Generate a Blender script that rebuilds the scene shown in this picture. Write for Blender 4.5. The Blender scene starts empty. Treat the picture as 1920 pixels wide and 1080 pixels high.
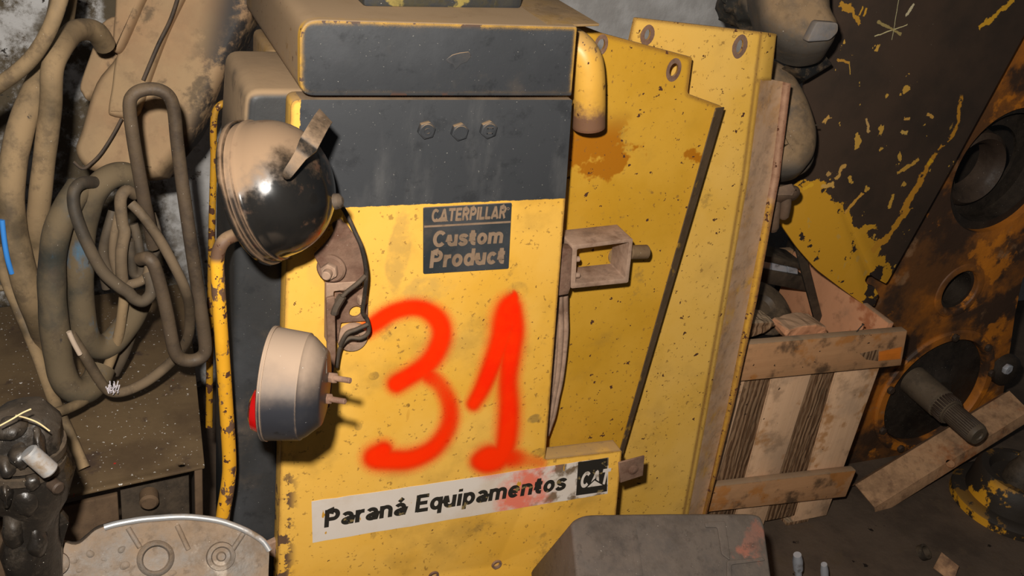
import bpy, bmesh, math, random
from mathutils import Vector, Matrix, noise as mnoise
C = bpy.context.scene.collection
random.seed(7)

# ------------------------------------------------------------------ camera, light, exposure
FPX = 1936.0
def nrm(v): return Vector(v).normalized()
RX = nrm((4540.0, -355.0, FPX))                    # world X in camera axes (right, down, forward)
RD = Vector((-540.0, 3660.0, FPX)); RD = (RD - RD.dot(RX)*RX).normalized()   # world down
RY = RX.cross(RD)                                  # world Y (away from the camera)
EYE = Vector((0, 0, 1.70))
def c2w(v): return Vector((RX.dot(v), RY.dot(v), -RD.dot(v)))
cam = bpy.data.objects.new('camera', bpy.data.cameras.new('camera')); C.objects.link(cam)
cam.data.sensor_width = 36; cam.data.lens = FPX/1920*36; cam.data.clip_start = 0.02
cx, cy, cz = c2w(Vector((1,0,0))), c2w(Vector((0,1,0))), c2w(Vector((0,0,1)))
mw = Matrix((( cx.x, -cy.x, -cz.x, EYE.x), (cx.y, -cy.y, -cz.y, EYE.y), (cx.z, -cy.z, -cz.z, EYE.z), (0,0,0,1)))
cam.matrix_world = mw
bpy.context.scene.camera = cam
fl = bpy.data.lights.new('flash_lamp', 'SPOT'); fl.energy = 158; fl.shadow_soft_size = 0.02
fl.color = (1.0, 0.95, 0.88); fl.spot_size = math.radians(110); fl.spot_blend = 0.6
flo = bpy.data.objects.new('flash_lamp', fl); C.objects.link(flo)
flo.location = EYE + c2w(Vector((-0.06, -0.115, 0.0)))
flo.rotation_euler = cz.to_track_quat('-Z', 'Y').to_euler()
W = bpy.data.worlds.new('world'); bpy.context.scene.world = W; W.use_nodes = True
W.node_tree.nodes['Background'].inputs[0].default_value = (0.85, 0.92, 1.0, 1)
W.node_tree.nodes['Background'].inputs[1].default_value = 0.045
vs = bpy.context.scene.view_settings
vs.view_transform = 'Standard'; vs.look = 'None'; vs.gamma = 1; vs.exposure = 0.0; vs.use_curve_mapping = False

# ------------------------------------------------------------------ pixel -> place
def ray(px, py): return c2w(Vector((px-960.0, py-540.0, FPX)))
def U(px, py, Y):
    d = ray(px, py); return EYE + d*(Y/d.y)
def UZ(px, py, z):
    d = ray(px, py); return EYE + d*((z-EYE.z)/d.z)
def UP(px, py, p0, n):
    d = ray(px, py); return EYE + d*((p0-EYE).dot(n)/d.dot(n))
def depth(p): return (p-EYE).dot(cz)
def mpp(p): return depth(p)/FPX                    # metres in a pixel at p

# ------------------------------------------------------------------ objects
def thing(name, label, cat, loc=(0,0,0), group=None):
    o = bpy.data.objects.new(name, None); C.objects.link(o); o.location = loc
    o.empty_display_size = .05
    o['label'] = label; o['category'] = cat
    if group: o['group'] = group
    return o
def tag(o, label, cat, group=None, kind=None):
    o['label'] = label; o['category'] = cat
    if group: o['group'] = group
    if kind: o['kind'] = kind
    return o
def origin(o):
    p = Vector((0,0,0))
    while o is not None: p = p + Vector(o.location); o = o.parent
    return p
def obj(name, bm, mat, parent=None, loc=None, smooth=38, label=None):
    """link a bmesh made in world space as one mesh object"""
    me = bpy.data.meshes.new(name)
    bmesh.ops.recalc_face_normals(bm, faces=bm.faces)
    base = origin(parent) if parent is not None else Vector(loc if loc is not None else (0,0,0))
    bmesh.ops.translate(bm, verts=bm.verts, vec=-base)
    bm.to_mesh(me); bm.free()
    for m in (mat if isinstance(mat, (list, tuple)) else [mat]): me.materials.append(m)
    if smooth:
        me.polygons.foreach_set('use_smooth', [True]*len(me.polygons))
        me.set_sharp_from_angle(angle=math.radians(smooth))
    o = bpy.data.objects.new(name, me); C.objects.link(o)
    if parent is not None: o.parent = parent
    else: o.location = base
    if label: o['label'] = label
    return o
def base_of(bm):
    zs = min(v.co.z for v in bm.verts); n = len(bm.verts)
    return Vector((sum(v.co.x for v in bm.verts)/n, sum(v.co.y for v in bm.verts)/n, zs))
def single(name, bm, mat, label, cat, group=None, smooth=38):
    o = obj(name, bm, mat, None, base_of(bm), smooth); return tag(o, label, cat, group)

def cr(pts, n=8, closed=False):
    """Catmull-Rom resample of tuples"""
    P = [tuple(p) for p in pts]; m = len(P); out = []
    for i in range(m if closed else m-1):
        if closed: a,b,c,d = P[(i-1)%m],P[i],P[(i+1)%m],P[(i+2)%m]
        else: a,b,c,d = P[max(i-1,0)],P[i],P[i+1],P[min(i+2,m-1)]
        for k in range(n):
            t = k/n
            out.append(tuple(.5*((2*b[j])+(c[j]-a[j])*t+(2*a[j]-5*b[j]+4*c[j]-d[j])*t*t+(3*b[j]-a[j]-3*c[j]+d[j])*t**3) for j in range(len(b))))
    if not closed: out.append(P[-1])
    return out
def rnd(pts, r, n=5, which=None):
    """round the corners of a polygon; r a number or one per corner"""
    out = []; m = len(pts)
    for i in range(m):
        p = Vector(pts[i]); a = Vector(pts[i-1]); b = Vector(pts[(i+1)%m])
        rr = r[i] if isinstance(r, (list,tuple)) else r
        if rr <= 0: out.append(p); continue
        da = (a-p); db = (b-p); k = min(rr, da.length*.48, db.length*.48)
        s = p+da.normalized()*k; e = p+db.normalized()*k
        for j in range(n+1):
            t = j/n; out.append((1-t)**2*s+2*t*(1-t)*p+t*t*e)
    return out
def px(pts, Y): return [U(x, y, Y) for x, y in pts]
def pxpl(pts, p0, n): return [UP(x, y, p0, n) for x, y in pts]

def plate(loop, ext, bevel=0.0, seg=2, holes=(), bm=None):
    """a slab: outline (with holes) pushed along ext"""
    own = bmesh.new()
    ext = Vector(ext)
    loops = [loop]+list(holes); es = []
    for L in loops:
        vv = [own.verts.new(p) for p in L]
        es += [own.edges.new((vv[i], vv[(i+1)%len(vv)])) for i in range(len(vv))]
    if holes: bmesh.ops.triangle_fill(own, edges=es, use_beauty=True, use_dissolve=False)
    else: own.faces.new([v for v in own.verts])
    r = bmesh.ops.extrude_face_region(own, geom=own.faces[:])
    bmesh.ops.translate(own, verts=[g for g in r['geom'] if isinstance(g, bmesh.types.BMVert)], vec=ext)
    bmesh.ops.recalc_face_normals(own, faces=own.faces)
    if bevel > 0:
        e2 = [e for e in own.edges if len(e.link_faces)==2 and e.calc_face_angle(0) > .9 ]
        bmesh.ops.bevel(own, geom=e2, offset=bevel, segments=seg, affect='EDGES', profile=.5, clamp_overlap=True)
    return merge(bm, own)
def merge(bm, own):
    if bm is None: return own
    me = bpy.data.meshes.new('tmp'); own.to_mesh(me); own.free(); bm.from_mesh(me); bpy.data.meshes.remove(me); return bm
def frame_of(d):
    d = d.normalized(); u = d.orthogonal().normalized(); return u, d.cross(u)
def tube(pts, r, seg=14, closed=False, bm=None, cap=True, wob=0.0, ell=None):
    """round bar along points; r a number or one per point"""
    own = bmesh.new(); P = [Vector(p) for p in pts]; n = len(P); rings = []; u = None
    for i in range(n):
        if closed: t = P[(i+1)%n]-P[i-1]
        else: t = P[min(i+1,n-1)]-P[max(i-1,0)]
        t.normalize()
        if u is None: u = t.orthogonal().normalized()
        else: u = (u-t*u.dot(t)).normalized()
        v = t.cross(u); rr = r[i] if isinstance(r, (list,tuple)) else r
        if wob: rr *= 1+wob*mnoise.noise(P[i]*25)
        rings.append([own.verts.new(P[i]+(u*math.cos(2*math.pi*k/seg)+v*math.sin(2*math.pi*k/seg))*rr) for k in range(seg)])
    for i in range(n if closed else n-1):
        a, b = rings[i], rings[(i+1)%n]
        off = 0
        if closed and i == n-1:
            off = min(range(seg), key=lambda o: sum((a[k].co-b[(k+o)%seg].co).length for k in range(0,seg,3)))
        for k in range(seg): own.faces.new((a[k], a[(k+1)%seg], b[(k+1+off)%seg], b[(k+off)%seg]))
    if cap and not closed: own.faces.new(rings[0]); own.faces.new(rings[-1][::-1])
    return merge(bm, own)
def hose(pts, rpx, n=7, **k):
    """tube through (px, py, Y) knots with a radius in pixels"""
    q = [U(*p) for p in cr(pts, n)]
    return tube(q, [rpx*mpp(p) if not callable(rpx) else rpx(i/len(q))*mpp(p) for i, p in enumerate(q)], **k)
def lathe(c, ax, prof, seg=40, bm=None, closed=False):
    """turned shape: prof is a list of (along the axis, radius)"""
    own = bmesh.new(); c = Vector(c); ax = Vector(ax).normalized(); u, v = frame_of(ax); rings = []
    for t, r in prof:
        if r < 1e-6: rings.append([own.verts.new(c+ax*t)])
        else: rings.append([own.verts.new(c+ax*t+(u*math.cos(2*math.pi*k/seg)+v*math.sin(2*math.pi*k/seg))*r) for k in range(seg)])
    m = len(rings)
    for i in range(m if closed else m-1):
        a, b = rings[i], rings[(i+1)%m]
        for k in range(seg):
            k2 = (k+1)%seg
            if len(a)==1 and len(b)==1: continue
            if len(a)==1: own.faces.new((a[0], b[k], b[k2]))
            elif len(b)==1: own.faces.new((a[k], a[k2], b[0]))
            else: own.faces.new((a[k], a[k2], b[k2], b[k]))
    if not closed:
        for R_ in (rings[0], rings[-1]):
            if len(R_) > 1: own.faces.new(R_)
    return merge(bm, own)
def rod(a, b, r, seg=16, bm=None, ch=0.0):
    a = Vector(a); b = Vector(b); L = (b-a).length
    return lathe(a, b-a, [(0, r-ch), (ch, r), (L-ch, r), (L, r-ch)] if ch else [(0,r),(L,r)], seg, bm)
def hexa(c, ax, r, h, bm=None, rot=0.0, dome=True):
    own = bmesh.new(); c = Vector(c); ax = Vector(ax).normalized(); u, v = frame_of(ax)
    p = [c+(u*math.cos(rot+k*math.pi/3)+v*math.sin(rot+k*math.pi/3))*r for k in range(6)]
    plate(p, ax*h, r*.09, 2, bm=own)
    if dome: lathe(c+ax*h*.98, ax, [(0, r*.8), (h*.1, r*.74), (h*.12, 0)], 20, bm=own)
    return merge(bm, own)
def box(c, sx, sy, sz, rot=None, bevel=.004, seg=2, bm=None):
    own = bmesh.new(); bmesh.ops.create_cube(own, size=1)
    M = Matrix.Translation(Vector(c)) @ (rot.to_4x4() if rot else Matrix.Identity(4)) @ Matrix.Diagonal((sx, sy, sz, 1))
    bmesh.ops.transform(own, matrix=M, verts=own.verts)
    if bevel: bmesh.ops.bevel(own, geom=own.edges[:], offset=bevel, segments=seg, affect='EDGES', profile=.5)
    return merge(bm, own)
def rough_up(bm, amp, scale, cuts=0, seed=0.0):
    if cuts: bmesh.ops.subdivide_edges(bm, edges=bm.edges[:], cuts=cuts, use_grid_fill=True)
    bm.normal_update()
    d = [(v, v.normal*amp*mnoise.fractal(v.co*scale+Vector((seed,seed,0)), 1.0, 2.0, 3)) for v in bm.verts]
    for v, o in d: v.co += o
    return bm
def pillow(outline, p0, n, thick, steps=5, puff=.6, bm=None, rim=.06):
    """a padded slab: outline in pixels on a plane, its rim rolled over, front face at the plane"""
    pts = pxpl(outline, p0, n); n = Vector(n).normalized()
    if n.dot(EYE-p0) < 0: n = -n
    own = bmesh.new(); rings = []; prof = []; m = len(pts)
    for k in range(steps+1):
        a = math.pi/2*k/steps
        prof.append((-thick*puff*(1-math.sin(a)), 1-math.cos(a)))
    area = sum((pts[i]-pts[0]).cross(pts[(i+1)%m]-pts[0]).dot(n) for i in range(m))
    sg = 1 if area > 0 else -1
    sd = [n.cross((pts[(i+1)%m]-pts[i-1]).normalized())*sg for i in range(m)]
    for _ in range(3): sd = [(sd[i-1]+sd[i]*2+sd[(i+1)%m]).normalized() for i in range(m)]
    def inset(d): return [pts[i]+sd[i]*d for i in range(m)]
    R_ = min(thick*.55, rim)
    rings.append([own.verts.new(p-n*thick) for p in pts])
    for h, i in prof: rings.append([own.verts.new(p+n*h) for p in inset(R_*i)])
    for a, b in zip(rings, rings[1:]):
        for k in range(len(pts)):
            k2 = (k+1)%len(pts); own.faces.new((a[k], a[k2], b[k2], b[k]))
    own.faces.new(rings[0]); own.faces.new(rings[-1])
    return merge(bm, own)

# ------------------------------------------------------------------ materials
def srgb(r, g, b):
    f = lambda c: (c/255/12.92) if c/255 <= .04045 else ((c/255+.055)/1.055)**2.4
    return (f(r), f(g), f(b), 1)
class Mat:
    def __init__(s, name, base, rough=.6, metal=0.0, spec=.4):
        s.m = bpy.data.materials.new(name); s.m.use_nodes = True; s.t = s.m.node_tree; s.t.nodes.clear()
        s.out = s.n('ShaderNodeOutputMaterial'); s.b = s.n('ShaderNodeBsdfPrincipled')
        s.t.links.new(s.b.outputs[0], s.out.inputs[0]); s.b.inputs['Specular IOR Level'].default_value = spec
        g = s.n('ShaderNodeNewGeometry'); s.pos = g.outputs['Position']; s.nor = g.outputs['Normal']
        s.col = base; s.r = rough; s.me = metal; s.h = []
        s.seed = random.random()*40
    def n(s, t): return s.t.nodes.new(t)
    def put(s, sock, v):
        if isinstance(v, bpy.types.NodeSocket): s.t.links.new(v, sock)
        else: sock.default_value = v
    def ma(s, op, a, b=0.0, c=None):
        x = s.n('ShaderNodeMath'); x.operation = op; s.put(x.inputs[0], a); s.put(x.inputs[1], b)
        if c is not None: s.put(x.inputs[2], c)
        return x.outputs[0]
    def rng(s, v, lo, hi, a=0.0, b=1.0):
        x = s.n('ShaderNodeMapRange'); x.interpolation_type = 'SMOOTHSTEP'
        rev = lo > hi
        if rev: lo, hi, a, b = hi, lo, b, a
        for i, q in enumerate((v, lo, hi, a, b)): s.put(x.inputs[i], q)
        return x.outputs[0]
    def vec(s, stretch=(1,1,1), rot=None):
        x = s.n('ShaderNodeMapping'); x.vector_type = 'POINT'; s.put(x.inputs[0], s.pos)
        x.inputs[3].default_value = stretch
        x.inputs[1].default_value = (s.seed, s.seed*.7, s.seed*.3)
        if rot: x.inputs[2].default_value = rot
        return x.outputs[0]
    def noise(s, scale, detail=5, rough=.6, dist=0.0, stretch=(1,1,1), rot=None):
        x = s.n('ShaderNodeTexNoise'); s.put(x.inputs['Vector'], s.vec(stretch, rot)); s.seed += 3.3
        x.inputs['Scale'].default_value = scale; x.inputs['Detail'].default_value = detail
        x.inputs['Roughness'].default_value = rough; x.inputs['Distortion'].default_value = dist
        return x.outputs[0]
    def wave(s, scale, dist, dscale=1.5, axis='X', stretch=(1,1,1)):
        x = s.n('ShaderNodeTexWave'); s.put(x.inputs['Vector'], s.vec(stretch)); x.bands_direction = axis; x.inputs['Detail Roughness'].default_value = .6
        x.inputs['Scale'].default_value = scale; x.inputs['Distortion'].default_value = dist
        x.inputs['Detail'].default_value = 3; x.inputs['Detail Scale'].default_value = dscale
        return x.outputs['Fac']
    def blot(s, scale, lo, hi, **k): return s.rng(s.noise(scale, **k), lo, hi)
    def sep(s, v):
        x = s.n('ShaderNodeSeparateXYZ'); s.put(x.inputs[0], v); return x.outputs
    def up(s, lo=.1, hi=.8): return s.rng(s.sep(s.nor)[2], lo, hi)
    def lin(s, a, b, c, d):
        """a*x + b*y + c*z + d at the place shaded"""
        x = s.n('ShaderNodeVectorMath'); x.operation = 'DOT_PRODUCT'; s.put(x.inputs[0], s.pos); x.inputs[1].default_value = (a, b, c)
        return s.ma('ADD', x.outputs['Value'], d)
    def edge(s, radius, lo=.02, hi=.12, nscale=60, namp=.25):
        x = s.n('ShaderNodeBevel'); x.samples = 4; x.inputs[0].default_value = radius
        d = s.n('ShaderNodeVectorMath'); d.operation = 'DOT_PRODUCT'; s.put(d.inputs[0], x.outputs[0]); s.put(d.inputs[1], s.nor)
        e = s.ma('SUBTRACT', 1.0, d.outputs['Value'])
        w = s.ma('MULTIPLY_ADD', s.ma('SUBTRACT', s.noise(nscale, 4), .5), namp, e)
        # only where there is an edge near
        return s.ma('MULTIPLY', s.rng(w, lo, hi), s.rng(e, .002, .012))
    def mul(s, a, b): return s.ma('MULTIPLY', a, b)
    def mx(s, a, b): return s.ma('MAXIMUM', a, b)
    def lay(s, fac, col, rough=None, metal=None):
        x = s.n('ShaderNodeMix'); x.data_type = 'RGBA'; s.put(x.inputs[0], fac); s.put(x.inputs[6], s.col); s.put(x.inputs[7], col); s.col = x.outputs[2]
        if rough is not None:
            y = s.n('ShaderNodeMix'); s.put(y.inputs[0], fac); s.put(y.inputs[2], s.r); s.put(y.inputs[3], rough); s.r = y.outputs[0]
        if metal is not None:
            y = s.n('ShaderNodeMix'); s.put(y.inputs[0], fac); s.put(y.inputs[2], s.me); s.put(y.inputs[3], metal); s.me = y.outputs[0]
        return s
    def bump(s, h, strength=.3, dist=.002): s.h.append((h, strength, dist)); return s
    def done(s):
        s.put(s.b.inputs['Base Color'], s.col); s.put(s.b.inputs['Roughness'], s.r); s.put(s.b.inputs['Metallic'], s.me)
        prev = None
        for h, st, di in s.h:
            x = s.n('ShaderNodeBump'); x.inputs['Strength'].default_value = st; x.inputs['Distance'].default_value = di
            s.put(x.inputs['Height'], h)
            if prev: s.put(x.inputs['Normal'], prev)
            prev = x.outputs[0]
        if prev: s.put(s.b.inputs['Normal'], prev)
        return s.m
DUST = srgb(154, 127, 96); DUSTY2 = srgb(124, 103, 80); RUST = srgb(92, 52, 30); DARK = srgb(38, 30, 26)
def yellow(name, base, base2, spot=.69, dirt=.35, dustup=.8, edge=.010, wear=RUST, more=None, rough=.42, late=None):
    m = Mat(name, base, rough)
    m.lay(m.blot(5, .35, .7), base2)
    m.lay(m.mul(m.blot(9, .5, .75, detail=8), dirt), srgb(120, 92, 45), .6)
    if more: more(m)
    m.lay(m.mul(m.blot(13, .62, .70, detail=7, rough=.7), .4), srgb(120, 96, 56), .7)
    m.lay(m.mul(m.blot(110, .62, .68, detail=4), .6), srgb(120, 84, 40), .7)
    m.lay(m.blot(70, spot, spot+.02, detail=3), srgb(74, 44, 26), .8)
    if edge: m.lay(m.edge(edge, .05, .16, 55, .3), wear, .8)
    if late: late(m)
    if dustup: m.lay(m.mul(m.mul(m.up(.25, .9), m.blot(14, .2, .55)), dustup), DUST, .95)
    m.bump(m.noise(180, 3), .08, .001); m.bump(m.noise(12, 3), .05, .004)
    return m.done()
def black_paint(name, base=srgb(54, 55, 57), dust=.25, more=None, rough=.5):
    m = Mat(name, base, rough)
    m.lay(m.blot(7, .4, .75, detail=7), srgb(64, 65, 67), rough+.1)
    m.lay(m.mul(m.blot(11, .5, .8, detail=8), dust), DUSTY2, .85)
    if more: more(m)
    m.lay(m.mul(m.blot(34, .55, .68, detail=8, rough=.7), .5), srgb(34, 35, 37), .5)
    m.lay(m.blot(320, .735, .76, detail=2), srgb(130, 126, 118), .9)
    m.lay(m.mul(m.up(.2, .8), .9), DUST, .95)
    m.bump(m.noise(60, 6), .18, .002); m.bump(m.noise(14, 5), .12, .006)
    return m.done()
def dusty(name, base, dust=DUST, amt=.7, lo=-.3, hi=.7, rough=.6, metal=0.0, patches=None, bump=.25, bscale=70, specks=True, spec=.35):
    """an object under workshop dust: its own colour on the undersides, dust where it can settle"""
    m = Mat(name, base, rough, metal, spec)
    m.lay(m.blot(10, .4, .7, detail=7), tuple(c*.6 for c in base[:3])+(1,))
    if patches: m.lay(m.blot(patches[1], patches[2], patches[2]+.06, detail=7), patches[0], .6)
    f = m.mul(m.up(lo, hi), m.rng(m.ma('ADD', m.ma('MULTIPLY', m.noise(9, 8, .65), .6), m.ma('MULTIPLY', m.noise(38, 6, .65), .4)), .34, .58))
    m.lay(m.mul(f, amt), dust, .95, 0.0)
    m.lay(m.mul(m.blot(17, .48, .64, detail=9, rough=.72), .55), tuple(c*.55 for c in dust[:3])+(1,), .85, 0.0)
    m.lay(m.mul(m.blot(48, .55, .66, detail=6, rough=.7), .45), tuple(c*.38 for c in dust[:3])+(1,), .85, 0.0)
    if specks: m.lay(m.blot(300, .745, .765, detail=2), srgb(200, 190, 175), .9)
    m.bump(m.noise(bscale, 6, .65), bump, .003); m.bump(m.noise(18, 5), bump*.5, .006)
    return m.done()
# ------------------------------------------------------------------ the setting
m_wall = Mat('peeling_plaster', srgb(206, 203, 200), .9)
m_wall.lay(m_wall.blot(6, .42, .62, detail=8), srgb(180, 176, 172))
m_wall.lay(m_wall.mul(m_wall.blot(9, .56, .64, detail=9, rough=.7), m_wall.rng(m_wall.lin(1,0,0,0), .9, .6)), srgb(88, 72, 56))
m_wall.lay(m_wall.mul(m_wall.blot(5, .5, .6, detail=8), m_wall.rng(m_wall.lin(1,0,0,0), .55, .2)), srgb(96, 84, 66))
m_wall.lay(m_wall.mul(m_wall.blot(11, .40, .56, detail=9, rough=.75), m_wall.rng(m_wall.lin(1,0,.2,0), .42, .3)), srgb(92, 80, 62))
m_wall.lay(m_wall.mul(m_wall.blot(45, .64, .68, detail=6), m_wall.rng(m_wall.lin(1,0,0,0), 1.0, .7)), srgb(60, 54, 48))
m_wall.bump(m_wall.noise(40, 7), .5, .006)
m_wall = m_wall.done()
m_floor = Mat('oily_floor', srgb(92, 76, 62), .75)
m_floor.lay(m_floor.blot(5, .4, .65, detail=8), srgb(70, 57, 46))
m_floor.lay(m_floor.blot(18, .55, .7, detail=8), srgb(88, 72, 56))
m_floor.lay(m_floor.blot(30, .68, .72, detail=4), srgb(34, 28, 24), .5)
m_floor.lay(m_floor.blot(300, .745, .765, detail=2), srgb(150, 140, 125))
m_floor.bump(m_floor.noise(50, 7), .4, .004)
m_floor = m_floor.done()
o = obj('floor', box((1.2, 1.2, -.05), 5.0, 4.4, .1, bevel=0), m_floor, None, (1.2, 1.2, -.1)); o['kind'] = 'structure'
o = obj('wall_back', box((1.2, 2.55, 1.35), 5.0, .1, 2.7, bevel=0), m_wall, None, (1.2, 2.55, 0)); o['kind'] = 'structure'

# ------------------------------------------------------------------ the cabinet
YF = 1.30
lbx = U(520, 1080, YF).x
zb0, zb1 = U(625, 390, YF), U(1060, 372, YF)      # foot of the black paint band
bk = (zb1.z-zb0.z)/(zb1.x-zb0.x)
xl = U(563, 200, YF).x; xl2 = U(556, 380, YF).x
def face_more(m):
    m.lay(m.mul(m.blot(30, .52, .56, detail=7, rough=.68), m.mul(m.rng(m.lin(1, 0, 0, 0), lbx+.034, lbx+.012), m.rng(m.lin(0, 0, 1, 0), .72, .58))), srgb(96, 70, 50), .8)
    # black band painted over the yellow
    q = m.ma('MULTIPLY_ADD', m.ma('SUBTRACT', m.noise(90, 5), .5), .004, m.lin(-bk, 0, 1, -(zb0.z-bk*zb0.x)))
    e = m.ma('MULTIPLY_ADD', m.ma('SUBTRACT', m.noise(70, 4), .5), .010, m.lin(1, 0, 0, -xl))
    band = m.mul(m.rng(q, -.0006, .0006), m.rng(e, -.0006, .0006))
    m.lay(band, srgb(56, 57, 59), .52)
    sm = m.mul(band, m.mul(m.blot(14, .52, .75, stretch=(1, 1, .3), detail=6), .5))
    m.lay(sm, srgb(96, 94, 92), .7)
    m.lay(m.mul(band, m.mul(m.blot(30, .52, .68, detail=8, rough=.7), .5)), srgb(36, 37, 39), .5)
    m.lay(m.mul(band, m.blot(330, .73, .755, detail=2)), srgb(140, 136, 128), .9)
def face_stains(m):
    # greasy hand marks and a washed patch
    for (x, y, a, b, k, c_) in ((748, 470, 26, 90, .55, (176, 140, 74)), (800, 545, 52, 34, .45, (182, 146, 80)), (700, 705, 11, 10, .6, (130, 100, 50)), (1003, 785, 16, 11, .65, (130, 106, 62)), (970, 545, 28, 20, .35, (160, 124, 60)),
                          (672, 800, 9, 10, .5, (130, 100, 60)), (612, 500, 40, 60, .25, (190, 150, 80)), (765, 760, 4, 5, .9, (80, 50, 24)), (838, 827, 5, 4, .9, (80, 50, 24)), (1008, 850, 18, 12, .5, (120, 92, 50)), (765, 778, 3, 14, .35, (190, 130, 40))):
        p = U(x, y, YF); sc = mpp(p)
        q = m.n('ShaderNodeMapping'); q.vector_type = 'POINT'; m.put(q.inputs[0], m.pos)
        S_ = (1/(a*sc), 1.0, 1/(b*sc)); q.inputs[3].default_value = (S_[0], 0, S_[2]); q.inputs[1].default_value = (-p.x*S_[0], 0, -p.z*S_[2])
        L_ = m.n('ShaderNodeVectorMath'); L_.operation = 'LENGTH'; m.put(L_.inputs[0], q.outputs[0])
        r_ = m.ma('MULTIPLY_ADD', m.ma('SUBTRACT', m.noise(24, 6, .65), .5), 1.1, L_.outputs['Value'])
        m.lay(m.mul(m.rng(r_, 1.05, .8), m.mul(m.blot(40, .3, .6, detail=6), k)), srgb(*c_), .6)
Y_A, Y_B = srgb(236, 182, 80), srgb(228, 170, 60)
m_face = yellow('face_paint', Y_A, Y_B, spot=.70, dirt=.35, dustup=.7, more=face_stains, late=face_more)
m_yel = yellow('yellow_paint', srgb(212, 160, 48), srgb(202, 148, 38), spot=.69, dirt=.35)
def inner_more(m):
    a = m.mul(m.blot(7, .53, .56, detail=5), m.mul(m.rng(m.lin(0, 0, 1, 0), 1.02, 1.06), m.rng(m.lin(0, 0, 1, 0), 1.20, 1.14)))
    m.lay(a, srgb(168, 104, 20), .35)
m_inner = yellow('mustard_paint', srgb(204, 154, 52), srgb(190, 140, 36), spot=.665, dirt=.35, edge=.014, more=inner_more)
m_black = black_paint('black_paint')
m_blackside = black_paint('dusty_black_paint', srgb(54, 56, 58), .5)
m_rusty = dusty('rusty_steel', srgb(92, 62, 48), dust=srgb(150, 118, 96), amt=.75, lo=-1.2, hi=.4, bump=.4)
m_pink = dusty('dusty_steel', srgb(120, 92, 74), dust=srgb(178, 146, 122), amt=.85, lo=-1.4, hi=.2)
m_tan = dusty('dusty_yellow_sheet', srgb(150, 116, 62), dust=srgb(150, 122, 90), amt=.8, lo=-1.0, hi=.4)

cab_base = Vector((U(800, 600, YF).x, 1.45, 0))
cab = thing('equipment_cabinet', 'tall yellow metal cabinet with black top band, sprayed red 31 and white sticker', 'cabinet', cab_base)
YB = 1.34
# body
bl = [U(463, 170, YB), U(452, 330, YB), U(441, 460, YB), U(435, 980, YB)]
bl.append(Vector((bl[-1].x-.002, YB, 0)))
xr = U(1000, 400, YB).x
body = plate(rnd([*bl, Vector((xr, YB, 0)), Vector((xr, YB, bl[0].z))], [.02, 0, 0, 0, 0, 0, 0]), (0, .19, 0), .012, 4)
m_bodymix = black_paint('dusty_body', srgb(50, 50, 50), .4, lambda m: m.lay(m.mul(m.mul(m.blot(8, .3, .5), m.rng(m.sep(m.nor)[1], -.9, -.5)), m.rng(m.lin(0, 0, 1, 0), 1.12, 1.2)), DUST, .95))
obj('body', body, m_bodymix, cab)
# rear part of the body under the hood
rl = U(496, 80, 1.56)
obj('rear_body', plate([Vector((rl.x, 1.535, 0)), Vector((xr, 1.535, 0)), Vector((xr, 1.535, bl[0].z-.004)), Vector((rl.x, 1.535, bl[0].z-.004))], (0, .13, 0), .01, 3), m_tan, cab)
# front panel, an L: narrow above, wide below
f0 = [(570, 187), (1073, 187), (1060, 372), (1022, 862), (1166, 845), (1155, 960), (1146, 1080)]
F = px(f0, YF)
br = F[-1]+(F[-1]-F[-2])*(F[-1].z/(F[-2].z-F[-1].z)); br.z = 0
lb = U(520, 1080, YF); lt = U(546, 187, YF)
F2 = [lt]+F[1:]+[br, Vector((lb.x, YF, 0)), lb]
holes = []
for hx, hy, r in ((931, 1058, 7), (813, 1079, 7)):
    c = U(hx, hy, YF); rr = r*mpp(c)
    holes.append([c+Vector((math.cos(k*math.pi/8)*rr, 0, math.sin(k*math.pi/8)*rr)) for k in range(16)])
pan = plate(rnd(F2, [.012, .002, 0, .003, .003, 0, 0, 0, 0, 0]), (0, .034, 0), .006, 3, holes)
panel = obj('front_panel', pan, m_face, cab)
for h in holes:
    c = sum(h, Vector())/len(h)
    obj('hole_rim', lathe(c+Vector((0, .001, 0)), (0, -1, 0), [(0, .0062), (.004, .0072), (.004, .0095), (0, .0105)], 20, closed=True), m_rusty, panel)
# hood
YH = 1.285
H = rnd(px([(562, 36), (1083, 50), (1072, 180), (562, 180)], YH), [.026, .004, .003, .020], 7)
hood = plate(H, (0, .40, 0), .009, 4)
for f in hood.faces:
    f.normal_update(); f.material_index = 0 if f.calc_center_median().y < YH+.006 else 1
def hood_more(m):
    b = m.mul(m.blot(24, .50, .53, detail=7), .0)
    d = m.edge(.012, .06, .12, 50, .25)
    m.lay(m.mul(d, m.rng(m.lin(0, 0, 1, 0), 1.265, 1.275)), srgb(220, 164, 50), .5)
    m.lay(m.mul(m.blot(26, .58, .60, detail=6), m.mul(d, 1.0)), srgb(96, 58, 30), .8)
    m.lay(m.mul(m.blot(8, .6, .75, detail=8), .5), srgb(92, 80, 66), .8)
m_hood = black_paint('hood_front', more=hood_more)
m_hood2 = yellow('hood_dusty_side', srgb(206, 156, 54), srgb(190, 142, 50), dirt=.9, dustup=1.0, edge=.006,
                 more=lambda m: m.lay(m.mul(m.blot(7, .15, .45, detail=6), m.rng(m.lin(0, 1, 0, 0), YH+.008, YH+.016)), srgb(142, 116, 86), .95))
hd = obj('hood', hood, [m_hood, m_hood2], cab)
# lip of the hood's top sheet
q = [U(1060, 43, YH+.01), U(1130, 50, YH+.01)]
zt = q[0].z
obj('top_flange', plate([Vector((q[0].x-.03, YH+.004, zt-.006)), Vector((q[1].x, YH+.02, zt-.006)), Vector((q[1].x-.005, YH+.24, zt-.006)), Vector((q[0].x-.03, YH+.24, zt-.006))], (0, 0, .004), .0015), m_tan, hd)
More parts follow.
